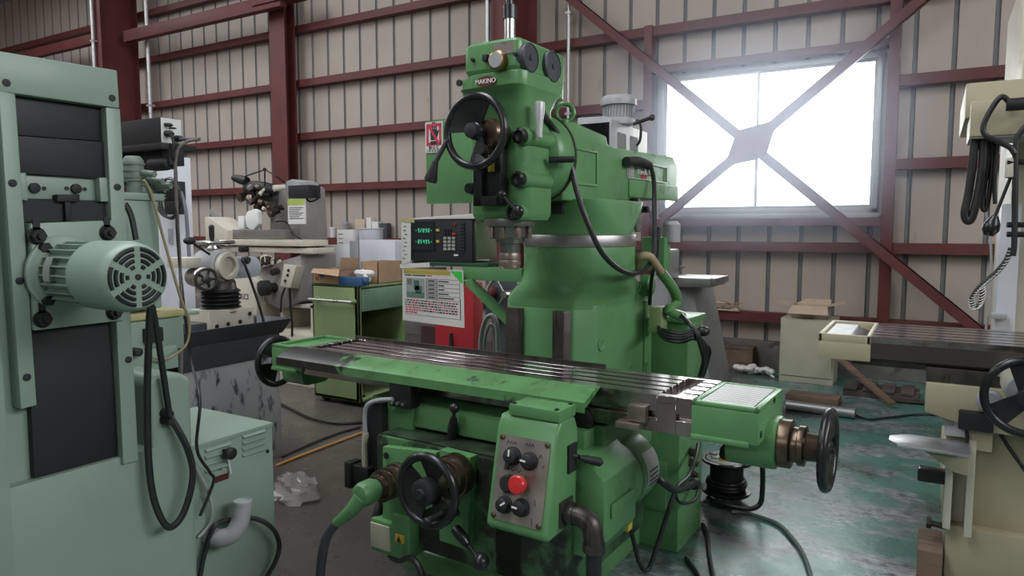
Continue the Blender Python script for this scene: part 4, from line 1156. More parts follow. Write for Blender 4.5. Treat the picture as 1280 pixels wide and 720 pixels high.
def digits(txt, x0, zc, h, pitch, mb_):
    w = h*.38; t = h*.10
    for k, ch in enumerate(txt):
        x = x0 + k*pitch
        for sgm in SEG.get(ch, ''):
            sl = lambda z: (z-zc)*.12
            if sgm in 'agd':
                z = {'a': zc+h/2, 'g': zc, 'd': zc-h/2}[sgm]; mb_.box(x-w/2+t*.3+sl(z), x+w/2-t*.3+sl(z), DY-.0095, DY-.0085, z-t/2, z+t/2)
            else:
                xs_ = x + (w/2 if sgm in 'bc' else -w/2); zz_ = zc + (h/4 if sgm in 'bf' else -h/4)
                mb_.box(xs_-t/2+sl(zz_), xs_+t/2+sl(zz_), DY-.0095, DY-.0085, zz_-h/4+t*.3, zz_+h/4-t*.3)
b = MB(); r1, r2 = DP(531, 288), DP(531, 302)
xa = DP(520.5, 288).x; pit = (DP(540, 288).x - xa)/6.2
digits('-92890', xa, r1.z, .019, pit, b); digits('-85495', xa, r2.z, .019, pit, b)
for q in (r1, r2): b.box(xa+pit*6-.002, xa+pit*6+.002, DY-.0095, DY-.0085, q.z-.002, q.z+.002)
b.build('figures', LED, bez)
def keys(x0, y0, x1, y1, nx, ny, m, name='key', f=.75):
    for i in range(nx):
        for j in range(ny):
            p = DP(x0+(x1-x0)*(i+.5)/nx, y0+(y1-y0)*(j+.5)/ny)
            w = abs(DP(x1, y0).x-DP(x0, y0).x)/nx*f; h = abs(DP(x0, y1).z-DP(x0, y0).z)/ny*f
            MB().box(p.x-w/2, p.x+w/2, DY-.010, DY-.003, p.z-h/2, p.z+h/2).build(name, m, bez, bev=.001)
KEYG = mat('grey_key', (.36, .35, .33), .5)
keys(545, 285.5, 550, 290, 1, 1, YEL); keys(545, 299.5, 550, 304, 1, 1, YEL)
keys(554, 295.5, 570, 313.5, 3, 4, KEYG); keys(554.5, 285.5, 564.5, 294, 3, 2, BM); keys(565, 290.5, 570.5, 294.5, 1, 1, REDK)
keys(568, 278, 570, 283.5, 1, 1, REDK); keys(575, 278, 582, 314, 1, 9, BM)
p = DP(570, 319); MB().box(p.x-.014, p.x+.014, DY-.0065, DY-.003, p.z-.004, p.z+.004).build('badge', PLW, bez)
# bracket that carries it (part of the mill)
b = MB(); zt_ = dzb - .002
b.box(P(535, 332, Y=DY).x, dx1+.10, DY-.003, dyb+.02, zt_-.022, zt_)
b.box(P(512, 332, Y=DY).x, P(540, 332, Y=DY).x, DY+.02, dyb, zt_-.012, zt_)
b.build('readout_tray', mat('dark_green_tray', (.025, .075, .045), .45), mill, bev=.003)
zA = P(590, 343, Y=DY).z
xw = (MM @ Vector((-.16, .62, 0))).x
b = MB(); b.box(P(578, 345, Y=DY).x, xw+.05, DY-.003, DY+.02, zA-.03, zt_-.02)
b.loft([[P(x, y, Y=yy) for x, y in ((577, 352), (590, 349), (634, 390), (634, 408))] for yy in (DY-.015, DY+.02)])
b.build('readout_bracket', G, mill, bev=.003)
b = MB(); b.loft([[P(x, y, Y=yy) for x, y in ((590, 349), (592, 348.5), (634, 388.5), (634, 390))] for yy in (DY-.045, DY+.02)])
b.build('bracket_brace', mat('dark_green_angle', (.03, .085, .05), .4), mill)
# a folded document lying on the readout
b = MB(); A = [P(x, y, Y=DY) for x, y in ((515, 273), (604, 273))]
z_ = dzt + .005
b.loft([[(d0.x+.01, DY+.0, z_), (dx1+.03, DY-.01, z_), (dx1+.03, dyb+.02, z_), (d0.x+.03, dyb, z_)], [(d0.x+.01, DY+.0, z_+.006), (dx1+.03, DY-.01, z_+.028), (dx1+.03, dyb+.02, z_+.036), (d0.x+.03, dyb, z_+.010)]])
solo(b, 'folded_document', PA, 'off-white folded papers lying on top of the digital readout', 'papers', (d0.x+.1, DY+.1, z_), bev=.002)
# strip of notes taped to the left of the readout
b = MB(); q = [P(x, y, Y=DY-.012) for x, y in ((501.5, 273), (513.5, 273), (513.5, 326), (502, 331))]
b.sheet(q, (0, .002, 0)); b.mi = 1
q = [P(x, y, Y=DY-.014) for x, y in ((500, 273), (518, 273), (518, 278.5), (500, 277))]; b.sheet(q, (0, .0015, 0)); b.mi = 2
for k in range(9):
    p = P(507 + random.uniform(-2, 2), 283 + k*5, Y=DY-.0135); b.box(p.x-.010, p.x+.008, DY-.0140, DY-.0130, p.z-.002, p.z+.002)
q = [P(x, y, Y=DY-.010) for x, y in ((500, 330), (537, 328), (537, 334), (500, 335))]; b.mi = 0; b.sheet(q, (0, .003, 0))
solo(b, 'note_strip', [PA, mat('masking_tape', (.50, .42, .20), .6), INK], 'narrow white strip of notes taped left of the digital readout', 'note', (q[0].x, DY, q[0].z))
# printed data sheet hanging under the readout
SY = DY - .025
q = [P(x, y, Y=SY) for x, y in ((502.5, 335), (579, 338), (580.5, 410), (503.5, 400))]
o, ex_, ey_ = q[0], q[1]-q[0], q[3]-q[0]
def SPt(a, c_, h=0): return o + ex_*a*(1) + (ey_*(1-a) + (q[2]-q[1])*a)*c_ - Vector((0, h, 0))
b = MB(); b.sheet([SPt(0, 0), SPt(1, 0), SPt(1, 1), SPt(0, 1)], (0, .0015, 0))
def rect(a0, c0, a1, c1, m, h=.001): b.mi = m; b.sheet([SPt(a0, c0, h), SPt(a1, c0, h), SPt(a1, c1, h), SPt(a0, c1, h)], (0, .0006, 0))
rect(.03, .03, .80, .10, 1); rect(.01, .0, .78, .02, 1)
rect(.05, .115, .16, .135, 2); rect(.18, .115, .40, .135, 2); rect(.42, .115, .50, .135, 3)
rect(.07, .18, .38, .55, 4); rect(.20, .22, .29, .40, 5, .0018); rect(.22, .32, .33, .46, 5, .0018); rect(.08, .44, .37, .54, 6, .0018); rect(.09, .2, .17, .30, 7, .0018)
for k in range(6): rect(.40, .175+k*.075, .94, .180+k*.075, 2)
for a in (.40, .58, .94): rect(a, .175, a+.005, .55 if a < .9 else .88, 2)
rect(.405, .18, .578, .55, 8, .0007)
for k in range(5): rect(.44, .205+k*.075, .54, .225+k*.075, 2, .0016); rect(.60, .205+k*.075, .60+random.uniform(.08, .28), .225+k*.075, 2)
for r_ in range(6):
    a = .05; c_ = .585 + r_*.045
    while a < (.88 if r_ < 5 else .25):
        wl = random.uniform(.012, .05); rect(a, c_, a+wl, c_+.024, 3 if (r_ > 2 and a < .3) or random.random() < .35 else 2); a += wl+.012
rect(.05, .86, .95, .865, 2); rect(.945, .5, .95, .865, 2)
b.mi = 9; b.sheet([SPt(.80, .02, .002), SPt(.985, .02, .002), SPt(.985, .24, .002)], (0, .0006, 0))
solo(b, 'data_sheet', [PA, mat('tape_yellow', (.50, .40, .08), .5), INK, RINK, mat('photo_grey', (.36, .40, .39), .5), mat('photo_green', (.07, .16, .12), .5), mat('photo_floor', (.13, .25, .20), .5), mat('photo_brown', (.24, .18, .18), .5), mat('grey_cell', (.45, .44, .44), .7), mat('bright_green_tape', (.06, .62, .08), .5)], 'printed white data sheet hanging below the digital readout', 'sheet of paper', tuple(q[3]))
# red cabinet behind the sheet
RY = 4.0
q0, q1 = P(543, 350, Y=RY), P(592, 436, Y=RY)
rc = thing('red_cabinet', 'red steel cabinet behind the hanging data sheet', 'cabinet', ((q0.x+q1.x)/2, RY+.2, 0))
b = MB().box(q0.x, q1.x, RY, RY+.12, .04, P(560, 352, Y=RY).z); cas = b.build('casing', REDP, rc, bev=.012)
MB().box(q0.x+.03, q1.x-.03, RY+.02, RY+.10, 0, .05).build('plinth', BM, rc)
b = MB(); p = P(565, 425, Y=RY); b.prism([(p.x-.02, p.z-.12), (p.x+.02, p.z-.12), (p.x+.006, p.z+.05), (p.x-.006, p.z+.05)], 'y', RY-.02, RY+.01); b.build('handle', BM, rc)
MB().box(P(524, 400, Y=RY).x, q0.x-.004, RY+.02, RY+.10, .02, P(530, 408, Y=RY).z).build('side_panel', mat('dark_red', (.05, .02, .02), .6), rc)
# hoses looped behind the bracket, dark engine lathe parts further back
hs = MB()
HY = 3.55
hs.tube([P(x, y, Y=HY) for x, y in ((600, 470), (601, 425), (606, 402), (614, 394), (620, 402), (622, 430), (622, 470))], .014, 10)
hs.tube([P(x, y, Y=HY+.03) for x, y in ((605, 470), (606, 428), (611, 408), (616, 408), (618, 430), (618, 470))], .010, 10)
solo(hs, 'hose_loop', GY, 'grey coolant hoses looped upright left of the milling machine column', 'hose', tuple(P(611, 470, Y=HY)))

bgm = thing('drill_press', 'dark drilling machine with a bright spoked wheel behind the readout bracket', 'machine', (P(620, 400, Y=4.9).x, 4.9, 0))
q0, q1 = P(606, 348, Y=4.9), P(650, 400, Y=4.9)
b = MB().box(q0.x, q1.x, 4.9, 5.2, q1.z, q0.z); b.build('gear_head', DGY, bgm, bev=.02)
b = MB().cyl(((q0.x+q1.x)/2, 5.05, 0), ((q0.x+q1.x)/2, 5.05, q1.z+.02), .11); b.lathe(((q0.x+q1.x)/2, 5.05, 0), (0, 0, 1), [(0, .26), (.06, .26), (.09, .14)], 24); b.build('pillar', DGY, bgm)
p = P(631, 368, Y=4.78); b = MB().torus(p, (.3, -1, .1), .15, .014, 32, 8)
for a in range(3): b.cyl(p, p + Vector((math.cos(a*2.1)*.15, .05*math.cos(a*2.1), math.sin(a*2.1)*.15)), .010, n=8)
b.cyl(p + Vector((0, -.02, 0)), p + Vector((0, .14, 0)), .03, n=12); b.build('spoked_wheel', ST, bgm)
p = P(612, 365, Y=4.85); MB().sphere(p, .06).build('red_knob', mat('dull_red', (.14, .03, .03), .5), bgm)

# ================================================================== olive green tool cart and the things on it
CY = 4.60
c0, c1 = P(390, 357, Y=CY), P(447, 360, Y=CY); cz = P(447, 358, Y=CY).z; cz0 = P(447, 506, Y=CY).z
cyb = P(507, 355, X=c1.x).y
cart = thing('tool_cart', 'olive green tool cart with a drawer and chrome push bar', 'cart', ((c0.x+c1.x)/2, (CY+cyb)/2, 0))
b = MB(); b.box(c0.x, c1.x, CY, CY+.03, cz0+.02, cz); b.box(c0.x, c0.x+.02, CY, cyb, cz0+.02, cz); b.box(c0.x, c1.x, cyb-.03, cyb, cz0+.02, cz)
b.box(c0.x, c1.x, CY, cyb, cz-.02, cz); b.box(c1.x-.04, c1.x, CY, CY+.04, cz0+.02, cz)
b.box(c0.x, c1.x, CY, cyb, cz0+.02, cz0+.05)
ct = b.build('frame', OG, cart, bev=.004)
MB().box(c1.x-.03, c1.x+.012, CY+.045, cyb-.01, P(470, 383, X=c1.x).z-.03, cz-.03).build('drawer', mat('blue_green_drawer', (.17, .29, .19), .45), cart, bev=.006)
MB().box(c0.x+.02, c1.x, CY+.03, cyb-.03, P(480, 432, X=c1.x).z-.02, P(480, 432, X=c1.x).z).build('shelf', OG, cart, bev=.003)
b = MB(); h0, h1 = P(386, 374, Y=CY-.06), P(440, 378, Y=CY-.06); b.cyl(h0, h1, .014, n=14); hbar = b.build('push_bar', ST, cart)
for x in (h0.x+.06, h1.x-.02): MB().cyl((x, CY+.005, h1.z), (x, CY-.065, h1.z), .022, n=12).build('bar_bracket', OG, cart)
for x, y in ((c0.x+.08, CY+.08), (c1.x-.06, CY+.08), (c0.x+.08, cyb-.08), (c1.x-.06, cyb-.08)):
    b = MB().cyl((x-.02, y, .05), (x+.02, y, .05), .05, n=20); b.box(x-.03, x+.03, y-.03, y+.03, .09, cz0+.03); b.build('caster', BM, cart)
def crate(name, label, cat, x0, y0, x1, y1, Y, D, m, zbase=None, group=None, open_top=False, t=.006, bev=.003):
    a, c_ = P(x0, y0, Y=Y), P(x1, y1, Y=Y); zb = c_.z if zbase is None else zbase
    if not open_top:
        return solo(MB().box(a.x, c_.x, Y, Y+D, zb, a.z), name, m, label, cat, ((a.x+c_.x)/2, Y+D/2, zb), group, bev)
    b = MB(); b.box(a.x, c_.x, Y, Y+D, zb, zb+t)
    for q in ((a.x, c_.x, Y, Y+t), (a.x, c_.x, Y+D-t, Y+D), (a.x, a.x+t, Y, Y+D), (c_.x-t, c_.x, Y, Y+D)): b.box(q[0], q[1], q[2], q[3], zb, a.z)
    return b, a, c_, zb
zc = cz + .001
b, a, c_, zb = crate('', '', '', 391, 336, 424, 354, CY+.03, .24, CB, zc, open_top=True)
b.sheet([(a.x, CY+.03, a.z), (c_.x, CY+.03, a.z), (c_.x+.08, CY-.06, a.z-.05), (a.x+.06, CY-.05, a.z-.03)], (0, .005, .003))
b.sheet([(c_.x, CY+.04, a.z), (c_.x, CY+.26, a.z), (c_.x+.03, CY+.26, a.z+.10), (c_.x+.01, CY+.04, a.z+.11)], (.005, 0, 0))
b.mi = 1; b.torus((a.x+.05, CY+.028, zc+.05), (0, 1, 0), .015, .003, 16, 6); b.mi = 2; b.box(a.x+.09, a.x+.14, CY+.026, CY+.03, zc+.06, zc+.09); b.mi = 0
solo(b, 'cardboard_box', [CB, REDP, BLU], 'small open cardboard box with raised flaps at the front of the tool cart', 'box', (a.x, CY+.1, zc))
cx0 = P(432, 335, Y=CY+.10).x
yq = P(500, 335, X=c1.x-.03).y
b = MB(); t = .006; X0, X1, Y0, Y1, Z1 = cx0+.0, c1.x-.03, CY+.30, cyb-.02, zc+.20
for q in ((X0, X1, Y0, Y0+t, 0, 0), (X0, X1, Y1-t, Y1, 0, 0), (X0, X0+t, Y0, Y1, 0, 0), (X1-t, X1, Y0, Y1, 0, 0)): b.box(q[0], q[1], q[2], q[3], zc, Z1)
b.box(X0, X1, Y0, Y1, zc, zc+t)
solo(b, 'cardboard_box', CB, 'large brown cardboard box at the back of the tool cart', 'box', (X0, Y0, zc))
p0, p1 = P(427, 343, Y=CY+.06), P(456, 357, Y=CY+.06)
b = MB().box(p0.x, p1.x, CY-.0+.02, CY+.12, zc, zc+.075); b.mi = 0
b.cyl((p1.x-.01, CY+.06, zc+.045), (p1.x+.03, CY+.05, zc+.045), .022, n=14)
solo(b, 'vise_block', BLU, 'small blue metal fixture lying on the front of the tool cart', 'fixture', (p0.x, CY+.1, zc), bev=.006)
b = MB()
for k in range(14): b.sphere((p0.x+.07+random.uniform(0, .16), CY+.205+random.uniform(-.03, .03), zc+.055+random.uniform(-.01, .05)), .042, (1, 1, .8), 8)
solo(b, 'crumpled_paper', PA, 'crumpled white paper beside the blue fixture on the cart', 'paper', (p0.x+.1, CY+.2, zc))
# shelf rack behind the cart with pale boxes
RYY = 5.75
zs = P(450, 336, Y=RYY).z
rk = thing('workbench', 'dark steel bench behind the tool cart carrying white boxes', 'bench', (P(450, 400, Y=RYY).x, RYY+.3, 0))
xa, xb = P(390, 336, Y=RYY).x, P(505, 336, Y=RYY).x
MB().box(xa, xb, RYY-.05, RYY+.75, zs-.04, zs).build('bench_top', DGY, rk, bev=.004)
for x in (xa+.05, xb-.09):
    for y in (RYY, RYY+.65): MB().box(x, x+.05, y, y+.05, 0, zs-.04).build('leg', DGY, rk)
crate('carton', 'plain white carton standing on the bench behind the tool cart', 'box', 449, 300, 494, 336, RYY, .35, WH, zs+.001)
crate('carton', 'translucent grey plastic bin left of the plain white carton', 'bin', 404, 306, 436, 336, RYY, .3, TRN, zs+.001, bev=.02)
crate('carton', 'grey shaded carton between the plastic bin and the white carton', 'box', 437, 301, 448.5, 336, RYY+.02, .3, GY, zs+.001)
zs2 = P(430, 301, Y=RYY+.45).z
for nm, lb, x0, y0, x1, m in (('paper_roll', 'white paper packet with black marks on the bench at left', 421, 287, 441, PA), ('paint_can', 'white round can with grey shading behind the plain white carton', 443, 285, 466, WH)):
    a, c_ = P(x0, y0, Y=RYY+.42), P(x1, 303, Y=RYY+.42)
    if nm == 'paint_can':
        b = MB().lathe(((a.x+c_.x)/2, RYY+.55, zs+.001), (0, 0, 1), [(0, (c_.x-a.x)/2), (a.z-zs-.02, (c_.x-a.x)/2), (a.z-zs-.015, (c_.x-a.x)/2+.008), (a.z-zs, (c_.x-a.x)/2+.008), (a.z-zs, .02)], 28)
    else:
        b = MB().box(a.x, c_.x, RYY+.42, RYY+.6, zs+.001, a.z); b.mi = 1
        for k in range(3): b.box(a.x+.02, a.x+.10, RYY+.418, RYY+.42, a.z-.06-.05*k, a.z-.05-.05*k)
    solo(b, nm, [m, INK], lb, 'can' if nm == 'paint_can' else 'packet', ((a.x+c_.x)/2, RYY+.5, zs), bev=.004)
# small things standing on the wall rail
zr = .0
GZ = 1.39 + .056
for k, (x0, y0, x1, m, nm, lb) in enumerate(((421, 277, 436, GY, 'metal_jar', 'small grey lidded jar on the red wall rail above the cart'), (443, 274, 455, CBL, 'small_carton', 'small tan carton on the red wall rail above the cart'), (457, 272, 463, PA, 'small_carton', 'narrow white carton on the red wall rail above the cart'), (464, 277, 472, PA, 'small_carton', 'square white carton on the wall rail above the plain white carton'), (474, 279, 483, DGY, 'tool_block', 'dark tool block at the right end of the things on the wall rail'), (407, 284, 419, TRN, 'glass_jar', 'clear jars on the wall rail left of the grey lidded jar'))):
    a, c_ = P(x0, y0, Y=8.27), P(x1, y0, Y=8.27); h = max(.08, a.z-GZ)
    b = MB()
    if 'jar' in nm: b.lathe(((a.x+c_.x)/2, 8.325, GZ), (0, 0, 1), [(0, .045), (h*.8, .05), (h*.82, .055), (h, .055), (h, .01)], 18)
    else: b.box(a.x, c_.x, 8.28, 8.38, GZ, GZ+h)
    solo(b, nm, m, lb, 'jar' if 'jar' in nm else 'box', ((a.x+c_.x)/2, 8.33, GZ), bev=.003)

# ================================================================== grey peeled stand with tray and the tool grinder on it
TX = -3.87
TY1 = P(353, 560, X=TX).y; TY0 = P(225, 500, X=TX).y
ztk = P(350, 415, X=TX).z
stand = thing('tool_grinder', 'grey tool grinder with black bellows on a peeling grey stand', 'machine', (TX-.3, (TY0+TY1)/2, 0))
PEEL = mat('peeling_grey_paint', (.40, .40, .42), .6, var=.12, scale=4, dirt=((.035, .045, .065), .535, 6.5, (1, 1.7, .7)))
MB().box(TX-.62, TX, TY0, TY1, 0, ztk).build('stand', PEEL, stand, bev=.006)
tzt, tzb = P(362, 398, X=TX+.06).z, P(362, 412, X=TX+.06).z
b = MB(); y0_, y1_ = TY0-.05, TY1+.07; x0_, x1_ = TX-.72, TX+.06
b.loft([[(x0_+.05, y0_+.05, ztk-.005), (x1_-.05, y0_+.05, ztk-.005), (x1_-.05, y1_-.05, ztk-.005), (x0_+.05, y1_-.05, ztk-.005)], [(x0_, y0_, tzt), (x1_, y0_, tzt), (x1_, y1_, tzt), (x0_, y1_, tzt)], [(x0_+.012, y0_+.012, tzt), (x1_-.012, y0_+.012, tzt), (x1_-.012, y1_-.012, tzt), (x0_+.012, y1_-.012, tzt)], [(x0_+.06, y0_+.06, ztk+.01), (x1_-.06, y0_+.06, ztk+.01), (x1_-.06, y1_-.06, ztk+.01), (x0_+.06, y1_-.06, ztk+.01)]])
b.box(TX-.60, TX+.004, TY0, TY1, ztk-.16, ztk)
b.build('tray', mat('blue_grey_paint', (.055, .062, .075), .5, var=.2), stand, bev=.003)
GX = TX - .18
def gp_(px, py, X=GX): return P(px, py, X=X)
b = MB(); a, c_ = gp_(240, 400), gp_(322, 425); b.box(GX-.30, GX, a.y, c_.y, ztk, gp_(300, 398).z)
b.build('slide_base', DGY, stand, bev=.006)
a, c_ = gp_(262, 397, GX+.03), gp_(318, 415, GX+.03)
b = MB().box(GX-.2, GX+.03, a.y, c_.y, c_.z, gp_(300, 385, GX+.03).z); cs = b.build('cross_slide', CRW, stand, bev=.005)
for px, py in ((271, 408), (285, 405), (300, 402), (312, 392)):
    q = gp_(px, py, GX+.03); MB().lathe((GX+.03, q.y, q.z), (1, 0, 0), [(0, .014), (.006, .014), (.007, .008)], 10).build('socket_screw', BM, cs)
q = gp_(277, 415, GX+.03); MB().lathe((GX+.03, q.y, q.z), (1, 0, 0), [(0, .03), (.04, .03), (.045, .02)], 16).build('slide_knob', DGY, stand)
q0, q1 = gp_(276, 391, GX-.1), gp_(276, 361, GX-.1); rb_ = abs(gp_(298, 375, GX-.1).y-gp_(255, 375, GX-.1).y)/2
prof = []; n = 6; hh = q1.z-q0.z
for k in range(n): prof += [(hh*k/n, rb_*.86), (hh*(k+.5)/n, rb_)]
prof += [(hh, rb_*.86)]
MB().lathe((GX-.1, q0.y, q0.z), (0, 0, 1), prof, 32).build('bellows', RB, stand)
MB().lathe((GX-.1, q0.y, q1.z), (0, 0, 1), [(0, rb_*.8), (.05, rb_*.75), (.08, rb_*.6)], 28).build('swivel_post', CI, stand)
q = gp_(281, 333, GX+.02); r_ = .085
b = MB().lathe((GX-.20, q.y, q.z), (1, .15, 0), [(0, r_*1.25), (.05, r_*1.4), (.16, r_*1.4), (.19, r_*1.25)], 32); b.build('wheel_head', GY, stand, bev=.004)
b = MB().lathe((GX-.01, q.y+.03, q.z), (1, .15, 0), [(0, r_*1.1), (.03, r_*1.05), (.03, r_*.75), (-.05, r_*.7)], 32); b.build('spindle_ring', CRW, stand)
MB().lathe((GX+.0, q.y+.03, q.z), (1, .15, 0), [(-.06, r_*.72), (-.04, r_*.70)], 24).build('spindle_bore', CI, stand)
q = gp_(258, 349, GX+.06); r2_ = .07
b = MB().lathe((GX+.06, q.y, q.z), (-1, .35, 0), [(0, r2_), (.012, r2_*1.1), (.05, r2_*1.1), (.06, r2_*.9), (.26, r2_*.9), (.27, r2_*.7)], 30); b.build('motor_barrel', ST, stand)
b = MB().torus((GX+.065, q.y-.003, q.z), (1, -.35, 0), r2_*.95, .010, 28, 8); b.lathe((GX+.05, q.y, q.z), (1, -.35, 0), [(0, r2_*.4), (.03, r2_*.4), (.034, r2_*.2)], 18)
for k in range(5): b.cyl((GX+.06, q.y, q.z), Vector((GX+.06, q.y, q.z)) + Vector((.33, .94, 0))*math.cos(k*1.26)*r2_*.9 + Vector((0, 0, 1))*math.sin(k*1.26)*r2_*.9, .009, n=8)
b.build('fan_grille', CI, stand)
q = gp_(268, 303, GX-.08)
b = MB().torus((GX-.08, q.y, q.z), (0, 0, 1), .12, .013, 32, 8); b.lathe((GX-.08, q.y, q.z-.08), (0, 0, 1), [(0, .05), (.04, .05), (.06, .03), (.10, .03)], 20)
for k in range(3): b.cyl((GX-.08, q.y, q.z), (GX-.08+.12*math.cos(k*2.1), q.y+.12*math.sin(k*2.1), q.z), .009, n=8)
tw = b.build('top_handwheel', ST, stand)
q2 = gp_(265, 302, GX-.02); MB().lathe((GX-.02, q2.y, q2.z), (0, 0, 1), [(0, .012), (.03, .017), (.10, .018), (.11, .01)], 14).build('crank_grip', BM, tw)
b = MB(); b.tube([gp_(262, 318, GX), gp_(240, 303, GX)], .008, sm=0); b.sphere(gp_(237, 301, GX), .028, (1, 1.5, .9)); b.build('ball_lever', BM, stand)
a, c_ = gp_(285, 322, GX-.12), gp_(327, 346, GX-.12)
b = MB(); zc_ = (a.z+c_.z)/2; hz = (a.z-c_.z)/2
pts = [(a.y, zc_-hz), (c_.y-hz, zc_-hz)] + [(c_.y-hz + hz*math.sin(t*PI/10), zc_-hz*math.cos(t*PI/10)) for t in range(1, 10)] + [(c_.y-hz, zc_+hz), (a.y, zc_+hz)]
b.prism(pts, 'x', GX-.20, GX-.12); b.build('belt_guard', mat('pale_blue_guard', (.42, .45, .50), .45), stand, bev=.004)
wire([gp_(303, 322, GX-.08), gp_(306, 330, GX-.05), gp_(316, 358, GX-.04), gp_(325, 385, GX-.02), gp_(330, 404, GX)], .010, RB, stand)
MB().lathe(gp_(305, 326, GX-.1), (1, 0, .2), [(0, .025), (.03, .03), (.05, .02)], 14).build('cable_plug', BM, stand)
b = MB(); b.box(GX-.3, GX-.1, gp_(232, 340, GX-.1).y, gp_(258, 340, GX-.1).y, gp_(245, 335, GX-.1).z, gp_(245, 322, GX-.1).z); b.build('work_head', CRW, stand, bev=.008)
# ================================================================== cream surface grinder behind the tool cart
GYY = 4.95
sg = thing('surface_grinder', 'cream surface grinder with a long table and white wheel guard behind the tool grinder', 'machine', (P(320, 400, Y=GYY).x, GYY+.4, 0))
def sbox(name, x0, y0, x1, y1, m, Y=GYY, D=.3, bev=.005, parent=sg, zb=None):
    a, c_ = P(x0, y0, Y=Y), P(x1, y1, Y=Y)
    return MB().box(a.x, c_.x, Y, Y+D, c_.z if zb is None else zb, a.z).build(name, m, parent, bev)
def spoly(name, pts, m, Y=GYY, D=.05, bev=.004, parent=sg):
    q = [P(x, y, Y=Y) for x, y in pts]
    return MB().prism([(p.x, p.z) for p in q], 'y', Y, Y+D).build(name, m, parent, bev)
sbox('table', 283, 299, 378, 308, CRW, GYY, .35)
sbox('table_rail', 268, 308, 391, 317, CRW, GYY+.03, .30)
sbox('steel_trough', 284, 287, 350, 299, mat('dull_steel', (.26, .25, .24), .4, .5, var=.1, scale=3), GYY+.05, .2)
spoly('splash_guard', [(256, 271), (262, 272), (284, 288), (284, 307), (257, 303)], CRW, GYY-.02, .3)
spoly('clear_flap', [(259, 261), (266, 262), (283, 277), (290, 273), (292, 287), (272, 284)], mat('smoked_flap', (.30, .30, .30), .3), GYY+.25, .01)
b = MB(); q = P(319, 276, Y=GYY+.2); b.lathe((q.x, GYY+.17, q.z), (0, 1, 0), [(0, .085), (.03, .085)], 32); b.build('grinding_wheel', mat('blue_grey_wheel', (.20, .21, .25), .8), sg)
spoly('wheel_guard', [(306, 271), (309, 264), (317, 261), (322, 264), (323, 280), (316, 288), (308, 284)], PLW, GYY+.10, .06, .01)
sbox('guard_nozzle', 297, 270, 305, 286, PLW, GYY+.12, .06, .01)
spoly('column', [(337, 232), (357, 229), (372, 232), (376, 300), (337, 300)], mat('dusty_grey', (.30, .28, .26), .6, var=.15), GYY+.4, .4, .02)
spoly('motor_cowl', [(357, 227), (364, 224), (372, 227), (376, 240), (358, 240)], GY, GYY+.38, .3, .01)
b = MB()
p = P(318, 240, Y=GYY+.25)
b.lathe((p.x-.12, GYY+.25, p.z+.05), (1, .2, -.1), [(0, .07), (.12, .085), (.25, .08), (.38, .06)], 20); b.build('dressing_head', BM, sg, bev=.004)
p = P(299, 247, Y=GYY+.2); MB().lathe(p, (-.3, -1, -.3), [(-.16, .03), (-.05, .045), (0, .055), (.01, .04)], 18).build('lamp_shade', BRZ, sg)
p = P(292, 222, Y=GYY+.2); MB().lathe(p, (1, .1, -.25), [(0, .035), (.10, .05), (.20, .05)], 16).build('motor_barrel', BM, sg)
p = P(330, 250, Y=GYY+.3)
for dx, dz, r_ in ((0, 0, .07), (.08, -.05, .05), (-.05, -.08, .045), (.03, .09, .045)):
    MB().lathe((p.x+dx, GYY+.22, p.z+dz), (.1, 1, 0), [(0, r_*.7), (.02, r_), (.14, r_)], 16).build('adjusting_knob', CI, sg)
b = MB()
for dy in (0, .08):
    b.tube([P(302, 222, Y=GYY+.2+dy), P(316, 217, Y=GYY+.2+dy), P(331, 212, Y=GYY+.2+dy), P(345, 220, Y=GYY+.2+dy), P(357, 229, Y=GYY+.3+dy)], .008, 8, 0)
b.cyl(P(331, 212, Y=GYY+.18), P(331, 212, Y=GYY+.3), .02, n=10); b.cyl(P(331, 212, Y=GYY+.22), P(331, 235, Y=GYY+.25), .008, n=8)
b.build('parallel_arm', BM, sg)
rg = random.Random(9)
for k in range(16):
    c_ = P(rg.uniform(308, 346), rg.uniform(224, 272), Y=GYY+.16); r_ = rg.uniform(.018, .045)
    MB().lathe(c_, (rg.uniform(-.6, .6), -1, rg.uniform(-.6, .6)), [(-.10, r_*.7), (-.03, r_*.8), (-.03, r_), (.02, r_), (.026, r_*.5)], 14).build('adjusting_knob', rg.choice([CI, BM, GY, BRZ, CRW]), sg)
for k in range(9):
    c_ = P(rg.uniform(318, 350), rg.uniform(318, 345), Y=GYY-.02); r_ = rg.uniform(.02, .05)
    MB().lathe(c_, (rg.uniform(-.5, .5), -1, rg.uniform(-.3, .3)), [(-.06, r_*.7), (-.02, r_*.8), (-.02, r_), (.03, r_), (.036, r_*.5)], 14).build('table_stop', rg.choice([CI, BM, CRW, BRZ]), sg)
eb = sbox('switch_box', 360, 232, 386, 247, BM, GYY+.1, .16)
b = MB(); a, c_ = P(360, 249, Y=GYY+.09), P(382, 280, Y=GYY+.09); b.box(a.x, c_.x, GYY+.085, GYY+.10, c_.z, a.z); b.mi = 1
d = P(382, 256, Y=GYY+.09); b.box(a.x, c_.x, GYY+.083, GYY+.085, d.z, a.z); b.mi = 2
for k in range(7): b.box(a.x+.02, c_.x-.02-.03*(k % 3), GYY+.083, GYY+.085, d.z-.03-k*.018, d.z-.024-k*.018)
b.build('data_sheet', [PA, mat('yellow_green_tape', (.42, .52, .12), .5), INK], sg)
wire([P(386, 235, Y=GYY+.2), P(395, 237, Y=GYY+.2), P(398, 247, Y=GYY+.2), P(388, 252, Y=GYY+.2), P(383, 248, Y=GYY+.2)], .009, RB, sg)
wire([P(345, 277, Y=GYY+.3), P(358, 278, Y=GYY+.25), P(366, 292, Y=GYY+.2), P(378, 300, Y=GYY+.2)], .008, RB, sg)
